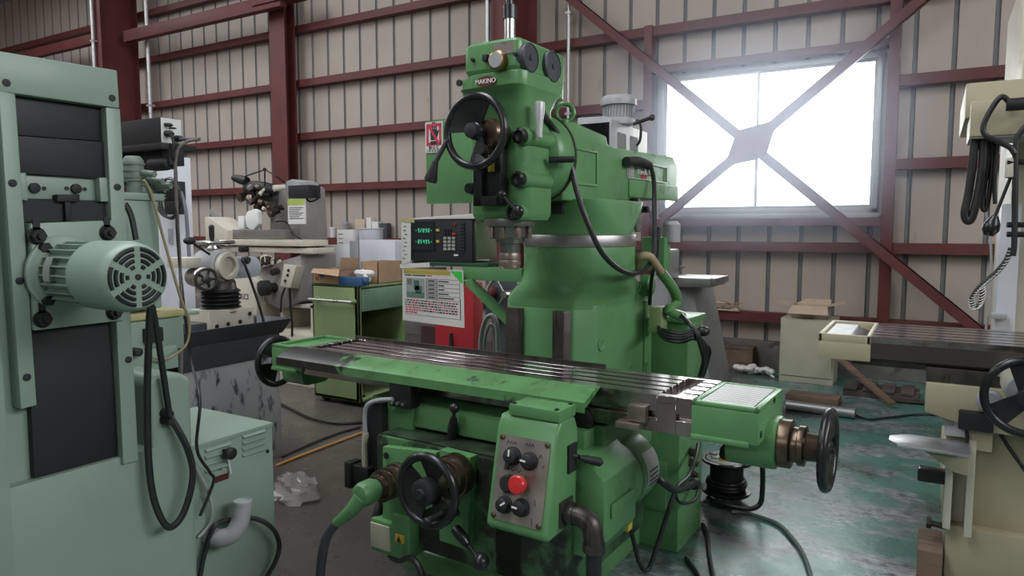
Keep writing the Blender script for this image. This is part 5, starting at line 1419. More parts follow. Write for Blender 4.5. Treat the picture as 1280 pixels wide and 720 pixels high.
spoly('base', [(292, 345), (314, 345), (321, 352), (321, 410), (292, 410)], CRW, GYY-.05, .5, .01)
a = P(305, 371, Y=GYY-.055)
MB().text('KCI', (a.x, GYY-.052, a.z), (1, 0, 0), (0, 0, 1), .085, .004).build('lettering', INK, sg)
spoly('knee_casting', [(322, 335), (376, 318), (376, 376), (352, 388), (330, 378), (316, 352)], mat('dusty_grey_casting', (.29, .27, .25), .6, var=.2), GYY+.05, .5, .03)
sbox('pedestal', 296, 410, 392, 440, CRW, GYY, .6, .01, zb=0)
b = MB(); p = P(330, 360, Y=GYY-.06); b.lathe((p.x, GYY-.12, p.z), (.2, 1, 0), [(0, .02), (.02, .08), (.10, .08), (.12, .05), (.2, .05)], 24); b.build('hand_crank', BM, sg)
q = [P(x, y, Y=GYY-.08) for x, y in ((355, 330), (370, 332), (363, 360), (350, 357))]
q2 = [P(x, y, Y=GYY+.06) for x, y in ((366, 331), (381, 333), (374, 361), (361, 358))]
bx = MB().loft([q, q2]).build('control_box', CRW, sg, bev=.005)
for x, y in ((361, 338), (360, 344), (357, 351)):
    p = P(x, y, Y=GYY-.08); MB().lathe(p, (0, -1, .0), [(0, .014), (.012, .014), (.014, .006)], 12).build('push_button', BM, bx)
wire([P(362, 360, Y=GYY-.03), P(363, 380, Y=GYY-.03), P(365, 405, Y=GYY-.03), P(365, 420, Y=GYY)], .012, RB, sg)
wire([P(356, 360, Y=GYY-.03), P(352, 372, Y=GYY-.03), P(351, 390, Y=GYY-.0)], .010, RB, sg)
b = MB(); a, c_ = P(350, 378, Y=GYY+.1), P(393, 415, Y=GYY+.1)
for r_ in ((a.x, c_.x, a.z-.04, a.z), (a.x, a.x+.04, c_.z, a.z), (c_.x-.05, c_.x, c_.z, a.z)): b.box(r_[0], r_[1], GYY+.1, GYY+.5, r_[2], r_[3])
b.box(a.x, c_.x, GYY+.1, GYY+.5, 0, c_.z); b.build('cabinet', CRW, sg, bev=.006)
MB().lathe(P(300, 312, Y=GYY-.06), (0, 1, 0), [(0, .03), (.10, .03)], 14).build('stop_knob', BM, sg)

# white electrical cabinet and black keypad by the slotting machine
WY = 3.55
a, c_ = P(192, 185, Y=WY), P(231, 450, Y=WY)
xr = c_.x; yb2 = P(240, 250, X=xr).y
wc_ = thing('electrical_cabinet', 'tall white cabinet behind the slotting machine', 'cabinet', ((a.x+c_.x)/2, WY+.2, 0))
ca = MB().box(a.x, xr, WY, yb2, .06, P(231, 195, Y=WY).z).build('casing', WH, wc_, bev=.008)
MB().box(a.x+.02, xr-.02, WY+.03, yb2-.03, 0, .065).build('plinth', DGY, wc_)
b = MB(); MB().box(a.x+.03, xr-.03, WY-.012, WY+.002, .12, P(231, 197, Y=WY).z-.03).build('door', WH, wc_, bev=.004)
p = P(214, 295, Y=WY-.014); MB().box(p.x-.02, p.x+.02, WY-.03, WY-.010, p.z-.06, p.z+.06).build('door_handle', GY, wc_, bev=.004)
KY = WY - .10
kp = thing('keypad_box', 'black keypad box hung on the white cabinet with coiled cable', 'control box', (P(205, 250, Y=KY).x, KY, P(205, 250, Y=KY).z))
a, c_ = P(190, 228, Y=KY), P(220, 250, Y=KY)
kb = MB().box(a.x, c_.x, KY, WY-.013, c_.z, a.z).build('casing', BM, kp, bev=.004)
for i in range(2):
    for j in range(5):
        p = P(202.5+i*4, 231.5+j*4, Y=KY); MB().box(p.x-.009, p.x+.009, KY-.005, KY, p.z-.006, p.z+.006).build('key', GY, kb)
MB().box(P(205, 252, Y=KY).x, P(218, 252, Y=KY).x, KY, WY-.013, P(210, 268, Y=KY).z, P(210, 251, Y=KY).z).build('plug_block', BM, kp, bev=.004)
b = MB(); cc = P(213, 248, Y=KY-.04)
for k in range(3):
    pts = []
    for t in range(24):
        an = 2*PI*t/24
        pts.append(cc + Vector((math.cos(an)*(.215+.012*k)*.55*(1+.1*k), -.01*k, math.sin(an)*(.20-.006*k)*.8)))
    b.tube(pts, .0085, 8, 2, closed=True)
b.build('coiled_cable', RB, kp)
wire([P(226, 240, Y=KY-.03), P(232, 262, Y=KY-.03), P(235, 300, Y=KY-.02), P(237, 330, Y=KY-.02)], .014, mat('grey_hose', (.16, .16, .18), .5), kp)

# ================================================================== cream milling machine at the right edge
RYF = 3.62; TZ = 1.10
rm = thing('milling_machine', 'cream milling machine with a slotted table at the right edge', 'milling machine', (.8, 4.3, 0))
X0, X1 = P(1023, 416, Y=RYF).x, P(1089, 420, Y=RYF).x
RYB = RYF + .56
eb_ = P(1021, 447, Y=RYF).z
b = MB(); b.box(X0, X1, RYF, RYB, eb_, TZ-.035)
t = .02
for q in ((X0, X1, RYF, RYF+t), (X0, X1, RYB-t, RYB), (X0, X0+t, RYF, RYB), (X1-t, X1, RYF, RYB)): b.box(q[0], q[1], q[2], q[3], TZ-.04, TZ)
e1 = b.build('end_bracket', CR, rm, bev=.005)
xm_ = X0 + (X1-X0)*.58
MB().box(X0+.025, xm_, RYF+.025, RYB-.025, TZ-.036, TZ-.012).build('drain_plate', mat('frosted_plate', (.55, .55, .56), .5, .5, var=.3, scale=30), e1)
MB().loft([[(xm_, RYF+.025, TZ-.036), (xm_+.08, RYF+.025, TZ-.036), (xm_+.08, RYB-.12, TZ-.036), (xm_, RYB-.12, TZ-.036)], [(xm_, RYF+.025, TZ-.014), (xm_+.01, RYF+.025, TZ-.014), (xm_+.01, RYB-.12, TZ-.014), (xm_, RYB-.12, TZ-.014)]]).build('deflector', CI, e1)
zt_b = P(1089, 448, Y=RYF).z
pr_ = [(RYF+.01, zt_b), (RYF+.01, TZ)]
for k in range(5):
    c = RYF + .08 + k*.10
    pr_ += [(c-.009, TZ), (c-.009, TZ-.025), (c-.018, TZ-.025), (c-.018, TZ-.042), (c+.018, TZ-.042), (c+.018, TZ-.025), (c+.009, TZ-.025), (c+.009, TZ)]
pr_ += [(RYB-.01, TZ), (RYB-.01, zt_b)]
MB().prism(pr_, 'x', X1, 2.0).build('table', TT, rm)
MB().box(X1+.002, 2.0, RYF+.002, RYF+.0099, zt_b, TZ-.028).build('table_apron', mat('dark_bronze_paint', (.045, .038, .034), .45, var=.2), rm)
z2, z3 = P(1150, 457, Y=RYF+.06).z, P(1150, 474, Y=RYF+.06).z
MB().box(P(1066, 450, Y=RYF+.1).x, 1.6, RYF+.06, RYB-.06, z2-.02, zt_b).build('way_cover', CI, rm, bev=.004)
MB().box(P(1158, 460, Y=RYF).x, 1.6, RYF+.02, RYB+.1, z3, z2+.005).build('saddle_top', CI, rm, bev=.004)
sxl = P(1157, 480, Y=RYF+.02).x
zs_ = P(1157, 514, Y=RYF+.02).z
b = MB(); b.prism([(sxl, z3), (1.6, z3), (1.6, zs_-.08), (P(1230, 518, Y=RYF+.02).x, zs_-.06), (sxl, zs_)], 'y', RYF+.0, RYB+.3); b.build('saddle', CR, rm, bev=.012)
for x, y in ((1243, 467), (1251, 467)):
    p = P(x, y, Y=RYF); MB().lathe((p.x, RYF+.025, p.z), (0, -1, 0), [(0, .016), (.02, .016), (.022, .01)], 12).build('limit_button', GY, rm)
p = P(1182, 498, Y=RYF)
MB().lathe((P(1236, 500, Y=RYF).x, RYF+.01, P(1236, 500, Y=RYF).z), (0, -1, 0), [(0, .05), (.05, .05), (.06, .04)], 20).build('lock_boss', GY, rm)
# column, knee and base
xb0 = P(1180, 690, Y=RYF+.08).x
zb0 = P(1180, 655, Y=RYF+.08).z
BY = RYF + .08
b = MB(); b.box(xb0, 1.9, BY, 5.6, 0, zb0); base_ = b.build('base', CR, rm, bev=.012)
xk = P(1240, 560, Y=BY+.1).x
b = MB(); b.box(P(1213, 560, Y=BY+.06).x, 1.7, BY+.06, 4.9, zb0-.01, P(1240, 512, Y=BY).z); b.build('knee', CR, rm, bev=.015)
cxl = P(1258, 330, Y=4.6).x
b = MB(); b.box(cxl, 1.9, 4.6, 5.5, zb0-.02, 2.9); b.build('column', CRW, rm, bev=.02)
a = P(1247, 340, Y=4.55); b = MB(); b.box(a.x, cxl+.05, 4.55, 4.7, P(1247, 420, Y=4.55).z, P(1250, 255, Y=4.55).z); b.build('column_cover', WH, rm, bev=.01)
b = MB(); a = P(1244, 398, Y=4.5); b.box(a.x-.02, a.x+.05, 4.48, 4.56, TZ+.02, P(1244, 392, Y=4.5).z); b.build('scale_bracket', GY, rm, bev=.004)
# long tray plate with bracket
ty = BY - .20
A = [P(x, y, Y=ty) for x, y in ((1112, 545), (1128, 541), (1150, 544))]
z_t = P(1112, 550, Y=ty).z
xr_ = P(1212, 570, Y=ty).x
b = MB()
xl_ = P(1111, 549, Y=ty).x
b.prism([(xl_, ty+.01), (xl_+.035, ty-.05), (xr_, ty-.07), (xr_, ty+.15), (xl_+.07, ty+.15), (xl_, ty+.09)], 'z', z_t-.012, z_t)
b.build('chip_tray', mat('bare_aluminium_tray', (.55, .55, .57), .35, .8, var=.15), rm, bev=.002)
b = MB(); q = [P(x, y, Y=ty) for x, y in ((1150, 562), (1212, 572), (1212, 598), (1192, 592))]; b.loft([[(v.x, ty+.02, v.z) for v in q], [(v.x, ty+.16, v.z) for v in q]]); b.build('tray_bracket', CR, rm, bev=.006)
px0, px1 = P(1181, 600, Y=BY-.06).x, P(1208, 600, Y=BY-.06).x
b = MB(); zt1 = P(1195, 548, Y=BY-.06).z
b.box(px0, px0+.03, BY-.06, BY+.1, zb0, P(1184, 580, Y=BY-.06).z); b.box(px0, px1+.02, BY+.06, BY+.1, zb0, zt1); b.box(px1, px1+.03, BY-.06, BY+.1, zb0-.02, zt1)
b.build('guide_post', CRW, rm, bev=.004)
b = MB(); q0, q1 = P(1182, 526, Y=BY-.04), P(1212, 548, Y=BY-.04); b.box(q0.x, q1.x, BY-.04, BY+.06, q1.z, q0.z); b.build('post_cap', WH, rm, bev=.004)
b = MB(); q0, q1 = P(1180, 513, Y=BY-.05), P(1192, 533, Y=BY-.05); b.box(q0.x, q1.x, BY-.05, BY+.04, q1.z, q0.z); b.build('bolt_block', GY, rm, bev=.006)
b = MB(); q0, q1 = P(1198, 508, Y=BY-.03), P(1240, 536, Y=BY-.03); b.box(q0.x, q1.x, RYF-.04, BY+.1, q1.z, q0.z); b.build('clamp_block', BM, rm, bev=.008)
b = MB(); q0, q1 = P(1211, 535, Y=BY-.05), P(1240, 566, Y=BY-.05); b.box(q0.x, q1.x, BY-.05, BY+.1, q1.z, q0.z); b.build('bracket_block', CR, rm, bev=.006)
b = MB(); q0 = P(1147, 590, Y=BY-.02); q1 = P(1182, 595, Y=BY-.02); b.prism(rrect((q0.x+q1.x)/2, q0.z, (q1.x-q0.x)/2, .030, .01), 'y', BY-.06, BY+.0); b.build('handle_grip', BK, rm, bev=.006)
q = P(1158, 655, Y=BY-.0); b = MB(); b.cyl((q.x, BY+.03, q.z), (xb0+.02, BY+.03, q.z-.01), .014, n=12); b.cyl((q.x, BY+.03, q.z), (q.x+.02, BY+.03, q.z), .028, n=6); b.build('levelling_bolt', CI, rm)
wire([P(1206, 530, Y=BY-.06), P(1209, 545, Y=BY-.07), P(1208, 560, Y=BY-.07)], .007, RB, rm)
wire([P(1246, 532, Y=BY), P(1258, 555, Y=BY), P(1290, 600, Y=BY)], .008, RB, rm)
hc = P(1286, 497, Y=RYF-.22)
hw = MB().torus(hc, (0, -1, 0), .148, .017, 44, 10)
for k in range(3):
    an = R(100+120*k); dvec = Vector((math.cos(an), 0, math.sin(an)))
    n_ = Vector((-math.sin(an), 0, math.cos(an)))
    hw.sheet([hc + dvec*.02 - n_*.03, hc + dvec*.145 - n_*.05, hc + dvec*.145 + n_*.05, hc + dvec*.02 + n_*.03], (0, .012, 0))
hw.lathe(hc + Vector((0, .02, 0)), (0, -1, 0), [(0, .04), (.04, .04), (.045, .02)], 20)
hw_ = hw.build('handwheel', BK, rm)
MB().lathe(hc + Vector((0, .02, 0)), (0, 1, 0), [(0, .035), (.05, .035), (.052, .07), (.22, .07)], 26).build('feed_dial', GY, rm)
p = P(1264, 455, Y=RYF-.06); b = MB(); b.box(p.x-.03, p.x+.14, RYF-.09, RYF+.02, p.z-.11, p.z+.0); b.build('dial_housing', CRW, rm, bev=.01)
b = MB(); b.tube([P(1262, 455, Y=RYF-.10), P(1268, 453, Y=RYF-.10), P(1280, 456, Y=RYF-.10)], .010); b.build('chrome_lever', ST, rm)
# overhead control box and hanging cables
HY2 = 4.25
a, c_ = P(1208, 101, Y=HY2), P(1290, 168, Y=HY2)
b = MB(); b.box(a.x, 1.9, HY2, HY2+.9, P(1208, 148, Y=HY2).z, P(1208, 104, Y=HY2).z)
bxa = b.build('control_cabinet', CR, rm, bev=.012)
q0 = P(1214, 127, Y=HY2-.09); b = MB(); b.box(q0.x, 1.9, HY2-.09, HY2+.3, P(1214, 171, Y=HY2-.09).z, q0.z); b.build('terminal_box', CR, bxa, bev=.008)
b = MB(); b.box(q0.x, 1.9, HY2-.08, HY2+.25, P(1214, 173, Y=HY2-.09).z, P(1214, 170, Y=HY2-.09).z); b.build('gland_strip', GY, bxa)
b = MB(); p = P(1278, 88, Y=HY2); b.box(p.x, 1.9, HY2+.1, HY2+.9, P(1275, 104, Y=HY2).z, P(1275, 64, Y=HY2).z); b.build('head', CRW, rm, bev=.04)
CYY = HY2 - .02
def rcable(pts, r, Y=CYY, m=RB, name='cable'): return MB().tube([P(x, y, Y=Y) for x, y in pts], r, 10).build(name, m, rm)
rcable(((1219, 172), (1216, 200), (1211, 240), (1206, 265), (1209, 276), (1215, 272), (1222, 245), (1227, 215), (1229, 190), (1229, 172)), .020, name='hanging_cable')
rcable(((1238, 172), (1236, 200), (1230, 235), (1228, 258), (1232, 262), (1236, 245), (1240, 210), (1241, 172)), .012, CYY+.06)
rcable(((1248, 172), (1245, 200), (1243, 230), (1244, 255)), .010, CYY+.04)
rcable(((1232, 262), (1237, 290), (1239, 330), (1236, 380), (1232, 415)), .006, CYY+.3, GY)
rcable(((1292, 128), (1275, 130), (1258, 131)), .030, CYY-.14, BM, 'cable_boot')
rcable(((1262, 128), (1252, 121), (1240, 135), (1230, 155), (1231, 168), (1245, 176), (1262, 184), (1268, 192)), .013, CYY-.14)
rcable(((1290, 150), (1276, 165), (1270, 180), (1269, 230), (1268, 300), (1266, 320)), .013, CYY-.12)
rcable(((1263, 222), (1252, 250), (1240, 280)), .008, CYY-.10, BM, 'lamp_arm')
p = P(1238, 287, Y=CYY-.10); MB().lathe(p, P(1250, 255, Y=CYY-.10)-p, [(-.03, .02), (0, .038), (.03, .034), (.07, .012)], 16).build('lamp_head', BK, rm)
b = MB(); a, c_ = P(1258, 198, Y=CYY-.1), P(1268, 222, Y=CYY-.1); b.box(a.x, c_.x, CYY-.13, CYY-.05, c_.z, a.z); b.build('swivel_clamp', CRW, rm, bev=.006)
for y in (203, 281, 293):
    p = P(1268, y, Y=CYY-.12); MB().cyl((p.x-.03, CYY-.12, p.z), (p.x+.12, CYY-.10, p.z), .014, n=10).build('clamp_screw', BK, rm)
# spiral wrapped hose
base_pts = smoothpath([P(x, y, Y=CYY-.10) for x, y in ((1264, 310), (1258, 325), (1246, 340), (1232, 352), (1222, 362), (1215, 374), (1217, 384), (1224, 382), (1228, 370), (1227, 358))], 8)
MB().tube(base_pts, .0125, 8, 0).build('spiral_hose', RB, rm)
b = MB()
pp = []
for i in range(len(base_pts)*4):
    t = i/4; k = min(int(t), len(base_pts)-2); o = base_pts[k].lerp(base_pts[k+1], t-k); an = t*3.0
    pp.append(o + Vector((math.cos(an)*.013, math.sin(an)*.013, math.sin(an+.8)*.010)))
b.tube(pp, .0022, 5, 0); b.build('spiral_wrap', PLW, rm)
# wooden packing block under the cream machine
q0, q1 = P(1145, 720, Y=BY-.14), P(1182, 698, Y=BY-.14)
zz0 = 0
b = MB().box(q0.x, xb0-.006, BY-.10, BY+.18, 0, max(.05, q1.z))
solo(b, 'wooden_block', WD, 'short dark timber block on the floor beside the cream machine base', 'block', (q0.x, BY, 0), bev=.006)

# ================================================================== by the far wall
WYY = 7.72
a, c_ = P(976, 397, Y=WYY), P(1041, 472, Y=WYY)
wb2 = thing('white_cabinet', 'plain pale cabinet against the far wall under an open carton', 'cabinet', ((a.x+c_.x)/2, WYY+.22, 0))
zcab = a.z
MB().box(a.x, c_.x, WYY, WYY+.42, 0, zcab).build('casing', BEI, wb2, bev=.006)
MB().box(a.x+.015, c_.x-.015, WYY-.012, WYY+.002, P(1000, 470, Y=WYY).z+.0, zcab-.02).build('door', BEI, wb2, bev=.004)
b = MB(); q0, q1 = P(990, 384, Y=WYY+.08), P(1034, 397, Y=WYY+.08); t = .006; zt3 = q0.z+.02
b.box(q0.x, q1.x, WYY+.08, WYY+.36, zcab+.001, zcab+.006)
for q in ((q0.x, q1.x, WYY+.08, WYY+.08+t), (q0.x, q1.x, WYY+.36-t, WYY+.36), (q0.x, q0.x+t, WYY+.08, WYY+.36), (q1.x-t, q1.x, WYY+.08, WYY+.36)): b.box(q[0], q[1], q[2], q[3], zcab+.001, zt3)
b.sheet([(q0.x, WYY+.08, zt3), (q1.x, WYY+.08, zt3), (q1.x+.02, WYY-.06, zt3-.07), (q0.x-.02, WYY-.06, zt3-.07)], (0, .005, .003))
b.sheet([(q0.x, WYY+.08, zt3), (q0.x, WYY+.36, zt3), (q0.x-.17, WYY+.38, zt3+.03), (q0.x-.16, WYY+.06, zt3+.02)], (0, 0, .006))
b.sheet([(q1.x, WYY+.08, zt3), (q1.x, WYY+.36, zt3), (q1.x+.15, WYY+.36, zt3+.05), (q1.x+.16, WYY+.09, zt3+.04)], (0, 0, .006))
b.sheet([(q0.x, WYY+.36, zt3), (q1.x, WYY+.36, zt3), (q1.x, WYY+.38, zt3+.05), (q0.x+.1, WYY+.38, zt3+.05)], (0, .006, 0))
solo(b, 'cardboard_box', CBL, 'open cardboard carton with spread flaps on the pale cabinet by the wall', 'box', (q0.x, WYY+.2, zcab))
b = MB(); q0, q1 = P(983, 506, Z=.045), P(1069, 517, Z=.045); b.mi = 0
x_, y_, z_ = frame(q1-q0); n = 28
ring = lambda p, r: [p + (x_*math.cos(2*PI*k/n) + y_*math.sin(2*PI*k/n))*r for k in range(n)]
b.loft([ring(q0, .036), ring(q0, .045), ring(q1, .045), ring(q1, .036), ring(q0, .036)], cap=False)
solo(b, 'steel_pipe', mat('galvanised_pipe', (.30, .30, .30), .45, .7, var=.2), 'length of grey steel pipe lying on the green floor', 'pipe', ((q0.x+q1.x)/2, (q0.y+q1.y)/2, 0))
def plank(x0, y0, x1, y1, z, w, h, label, m=WD, tilt=0):
    a, c_ = P(x0, y0, Z=z+h), P(x1, y1, Z=z+h); d = (c_-a).normalized(); n = Vector((-d.y, d.x, 0))
    b = MB().loft([[a+n*w/2, c_+n*w/2+Vector((0, 0, tilt)), c_-n*w/2+Vector((0, 0, tilt)), a-n*w/2], [v - Vector((0, 0, h)) for v in (a+n*w/2, c_+n*w/2+Vector((0, 0, tilt)), c_-n*w/2+Vector((0, 0, tilt)), a-n*w/2)]])
    return solo(b, 'wooden_plank', m, label, 'plank', ((a.x+c_.x)/2, (a.y+c_.y)/2, z), bev=.004)
b = MB(); a, c_ = P(884, 427, Y=8.1), P(942, 440, Y=8.1); b.box(a.x, c_.x, 8.05, 8.28, .31-.31, a.z-.03)
solo(b, 'timber_beam', WD, 'thick dark timber lying against the wall left of the pale cabinet', 'timber', ((a.x+c_.x)/2, 8.15, 0), bev=.01)
plank(985, 489, 1050, 497, 0, .22, .06, 'grey weathered board lying flat left of the slanting plank')
b = MB(); A, B_ = P(1045, 478, Y=7.7), P(1115, 505, Y=7.0); A.z = .30; B_.z = .03
d = (B_-A).normalized(); n = Vector((-d.y, d.x, 0)).normalized()
b.loft([[A+n*.035, B_+n*.035, B_-n*.035, A-n*.035], [v + Vector((0, 0, .03)) for v in (A+n*.035, B_+n*.035, B_-n*.035, A-n*.035)]])
solo(b, 'wooden_plank', WD, 'thin plank slanting down from the wall behind the cream table', 'plank', tuple(B_), bev=.003)
b = MB(); a, c_ = P(1070, 500, Z=0), P(1160, 480, Z=0)
rk_ = random.Random(21)
sx0, sx1 = P(1058, 485, Z=0).x, P(1150, 485, Z=0).x
for k in range(3): b.box(sx0, sx1, 7.35+k*.16, 7.35+k*.16+.08, 0, .06)
for k in range(4): b.box(sx0+(sx1-sx0)*(k+.05)/4, sx0+(sx1-sx0)*(k+.75)/4, 7.34, 7.76, .06, .085)
solo(b, 'wooden_pallet', mat('grimy_timber', (.075, .06, .05), .85, var=.4), 'low grimy timber skid on the floor under the cream table', 'timber', (P(1100, 485, Z=0).x, 7.5, 0), bev=.008)
for k, (a_, b_, r_, lb) in enumerate((((1120, 501), (1172, 505), .02, 'dark bar lying on the floor behind the cream machine tray'),)):
    A = P(*a_, Z=r_); B_ = P(*b_, Z=r_)
    solo(MB().cyl(A, B_, r_, n=10), 'metal_rod', CI, lb, 'rod', tuple(B_))
b = MB(); rc_ = random.Random(3)
p = P(942, 455, Y=7.9); p.z = .04
for k in range(26): b.sphere(p + Vector((rc_.gauss(0, .09), rc_.gauss(0, .03), rc_.uniform(-.01, .05))), rc_.uniform(.03, .05), (1, .9, .7), 8)
b.tube([p + Vector((.15, 0, 0)), p + Vector((.19, -.06, -.015)), p + Vector((.24, -.12, -.025))], .012)
solo(b, 'cotton_rag', PA, 'bundle of white cotton rags on the floor beside the pale cabinet', 'rag', tuple(p), None)
b = MB(); rc_ = random.Random(5)
for k in range(34):
    x = P(rc_.uniform(874, 922), 390, Y=8.25).x; z = .655 + rc_.uniform(0, .09)
    a1 = rc_.uniform(0, 6.28); w_ = rc_.uniform(.04, .10); c_ = Vector((x, 8.28+rc_.uniform(-.03, .05), z))
    u_ = Vector((math.cos(a1), .3, rc_.uniform(-.6, .6)))*w_; v_ = Vector((-.2, math.sin(a1), rc_.uniform(-.5, .8)))*w_*.6
    b.sheet([c_-u_, c_-v_*.8, c_+u_, c_+v_], (.003, .003, .003))
b.box(P(872, 395, Y=8.27).x, P(924, 395, Y=8.27).x, 8.24, 8.36, .646, .66)
solo(b, 'paper_scraps', CBL, 'heap of crumpled brown paper scraps on the lowest wall rail', 'scraps', (P(898, 395, Y=8.27).x, 8.3, .646), kind='stuff')

# grey machine standing behind the green mill
QY = 5.6
gm = thing('milling_machine', 'grey milling machine with a white motor housing hidden behind the green mill', 'milling machine', (-2.3, QY+.4, 0))
q = [P(x, y, Y=QY) for x, y in ((803, 348), (864, 350), (888, 475), (890, 520), (803, 520))]
b = MB().loft([[(v.x, QY, max(v.z, 0)) for v in q], [(v.x, QY+.6, max(v.z, 0)) for v in q]]); b.build('column', mat('scuffed_grey', (.27, .27, .275), .5, var=.12, dirt=((.16, .16, .16), .6, 4)), gm, bev=.01)
a, c_ = P(838, 349, Y=QY-.12), P(888, 360, Y=QY-.12); zt4 = P(870, 347, Y=QY-.12).z
b = MB(); b.box(a.x, c_.x, QY-.12, QY+.34, c_.z, zt4-.005); b.box(c_.x-.12, c_.x+.035, QY-.10, QY+.3, c_.z+.025, zt4-.002); b.build('table', SMS, gm, bev=.004)
b = MB(); b.cyl(P(838, 336, Y=QY), P(856, 333, Y=QY), .012, n=10); b.sphere(P(838, 336, Y=QY), .03); b.build('clamp_lever', GY, gm)
HYY = QY - .1
b = MB(); q = [P(x, y, Y=HYY) for x, y in ((722, 147), (756, 145), (764, 148), (764, 200), (722, 200))]
b.loft([[(v.x, HYY, v.z) for v in q], [(v.x, HYY+.5, v.z) for v in q]]); b.build('head_cover', GY, gm, bev=.01)
a = P(764, 149, Y=HYY); yb3 = P(800, 165, X=a.x).y
b = MB(); zl, zh = P(764, 215, Y=HYY).z, P(764, 150, Y=HYY).z
b.box(a.x-.3, a.x, HYY, yb3+.2, zl, zh)
hh_ = b.build('belt_housing', PLW, gm, bev=.015)
for f0, f1 in ((.12, .42), (.55, .85)):
    ww = yb3 - HYY
    MB().prism(rrect(HYY+ww*(f0+f1)/2+.05, zh-.18, ww*(f1-f0)/2, .10, .02), 'x', a.x-.01, a.x+.003).build('window', BM, hh_)
p = P(773, 148, Y=HYY+.3); r_ = .135
zt5 = P(773, 121, Y=HYY+.3).z
b = MB().lathe((p.x, HYY+.3, p.z-.06), (0, 0, 1), [(0, r_*1.0), (.05, r_), (.06, r_*.92), (zt5-p.z-.02, r_*.92), (zt5-p.z-.02, r_*1.15), (zt5-p.z+.03, r_*1.15), (zt5-p.z+.06, r_*1.0), (zt5-p.z+.065, .02)], 36)
mm_ = b.build('motor', GY, gm, bev=.002)
b = MB()
for k in range(32):
    an = 2*PI*k/32; d = Vector((math.cos(an), math.sin(an), 0)); o = Vector((p.x, HYY+.3, 0)); tt = Vector((-d.y, d.x, 0))*.003
    b.sheet([o + d*r_*.9 + Vector((0, 0, p.z)), o + d*r_*1.02 + Vector((0, 0, p.z)), o + d*r_*1.02 + Vector((0, 0, zt5-.085)), o + d*r_*.9 + Vector((0, 0, zt5-.085))], tt*2)
b.build('cooling_fins', GY, mm_)
wire([P(796, 150, Y=HYY+.3), P(801, 158, Y=HYY+.3), P(800, 175, Y=HYY+.3), P(796, 182, Y=HYY+.3)], .012, RB, gm)
b = MB(); b.cyl(P(792, 155, Y=HYY+.3), P(814, 147, Y=HYY+.3), .016, n=12); b.sphere(P(815, 147, Y=HYY+.3), .028); b.build('ball_lever', CI, gm)
for x, y0, y1 in ((822, 312, 345),):
    a, c_ = P(818, 312, Y=QY-.3), P(834, 350, Y=QY-.3); MB().box(a.x, c_.x, QY-.3, QY, c_.z, a.z).build('switch_box', GY, gm, bev=.02)

# ================================================================== cable reel, floor cables, plastic bag
RCx, RCy = -.985, 4.12
reel = thing('cable_reel', 'black extension cable reel with a white socket plate on the floor', 'cable reel', (RCx, RCy, 0))
zr1 = P(905, 573, Y=RCy).z
rr1 = abs(P(936, 573, Y=RCy).x - P(874, 573, Y=RCy).x)/2
MB().lathe((RCx, RCy, .05), (0, 0, 1), [(0, rr1*.95), (.012, rr1), (.02, rr1), (.022, rr1*.6), (.022, .01)], 40).build('flange', BK, reel)
MB().lathe((RCx, RCy, .07), (0, 0, 1), [(0, rr1*.66), (zr1-.08, rr1*.66)], 36).build('drum', BM, reel)
b = MB()
for k in range(3): b.torus((RCx, RCy, .085+k*.020), (0, 0, 1), rr1*(.70+.05*(k % 2)), .012, 36, 8)
b.build('wound_cable', RB, reel)
fl2 = MB().lathe((RCx, RCy, zr1-.012), (0, 0, 1), [(0, rr1*.6), (0, rr1), (.006, rr1*1.02), (.014, rr1), (.014, rr1*.88), (.006, rr1*.84), (.006, .01)], 44).build('flange', BK, reel)
MB().lathe((RCx, RCy, zr1-.004), (0, 0, 1), [(0, rr1*.82), (.008, rr1*.82), (.012, rr1*.78)], 40).build('socket_plate', PLW, fl2)
for dx, dy in ((-.06, -.04), (-.03, .07), (-.09, .03)):
    MB().lathe((RCx+dx, RCy+dy, zr1+.006), (0, 0, 1), [(0, .024), (.008, .024), (.010, .016)], 14).build('socket', GY, fl2)
MB().lathe((RCx+.005, RCy-.02, zr1+.006), (0, 0, 1), [(0, .035), (.02, .045), (.06, .042), (.085, .022), (.12, .016)], 20).build('plug', BM, reel)
MB().lathe((RCx+.005, RCy-.02, zr1+.006), (0, 0, 1), [(0, .058), (.006, .056)], 20).build('socket_ring', YEL, fl2)
b = MB()
fy = RCy
b.tube([P(925, 562, Y=fy+.1), P(931, 562, Y=fy+.05), P(948, 575, Y=fy-.1), P(953, 585, Y=fy-.13), P(953, 612, Y=fy-.13), P(950, 630, Y=fy-.13), P(935, 636, Y=fy-.16), P(900, 630, Y=fy-.16), P(885, 622, Y=fy-.1)], .014, 10, 4)
b.tube([P(926, 566, Y=fy+.25), P(926, 600, Y=fy+.25), P(926, 618, Y=fy+.25)], .012, 10)
b.build('tube_frame', BK, reel)

def fcable(pts, r, m, label, name='power_cable', z=None):
    z = r + .001 if z is None else z
    q = [P(x, y, Z=z) for x, y in pts]
    return solo(MB().tube(q, r, 8), name, m, label, 'cable', tuple(q[0]))
fcable(((914, 640), (925, 640), (940, 643), (972, 655), (992, 675), (1005, 695), (1013, 720), (1014, 745)), .011, mat('grey_green_cable', (.10, .12, .11), .45), 'grey cable curving across the floor from under the cable reel')
fcable(((878, 655), (884, 668), (886, 690), (892, 725), (893, 745)), .011, RB, 'black cable leaving the mill base beside the reel cable')
fcable(((858, 697), (866, 708), (874, 722), (880, 745)), .011, RB, 'short black cable at the bottom edge under the mill base corner')
fcable(((345, 582), (380, 568), (420, 553), (460, 538), (500, 524)), .010, ORG, 'orange hose lying on the brown floor left of the mill', 'air_hose')
fcable(((353, 571), (370, 563), (400, 550), (425, 541), (450, 534)), .009, RB, 'black cable running beside the orange hose')
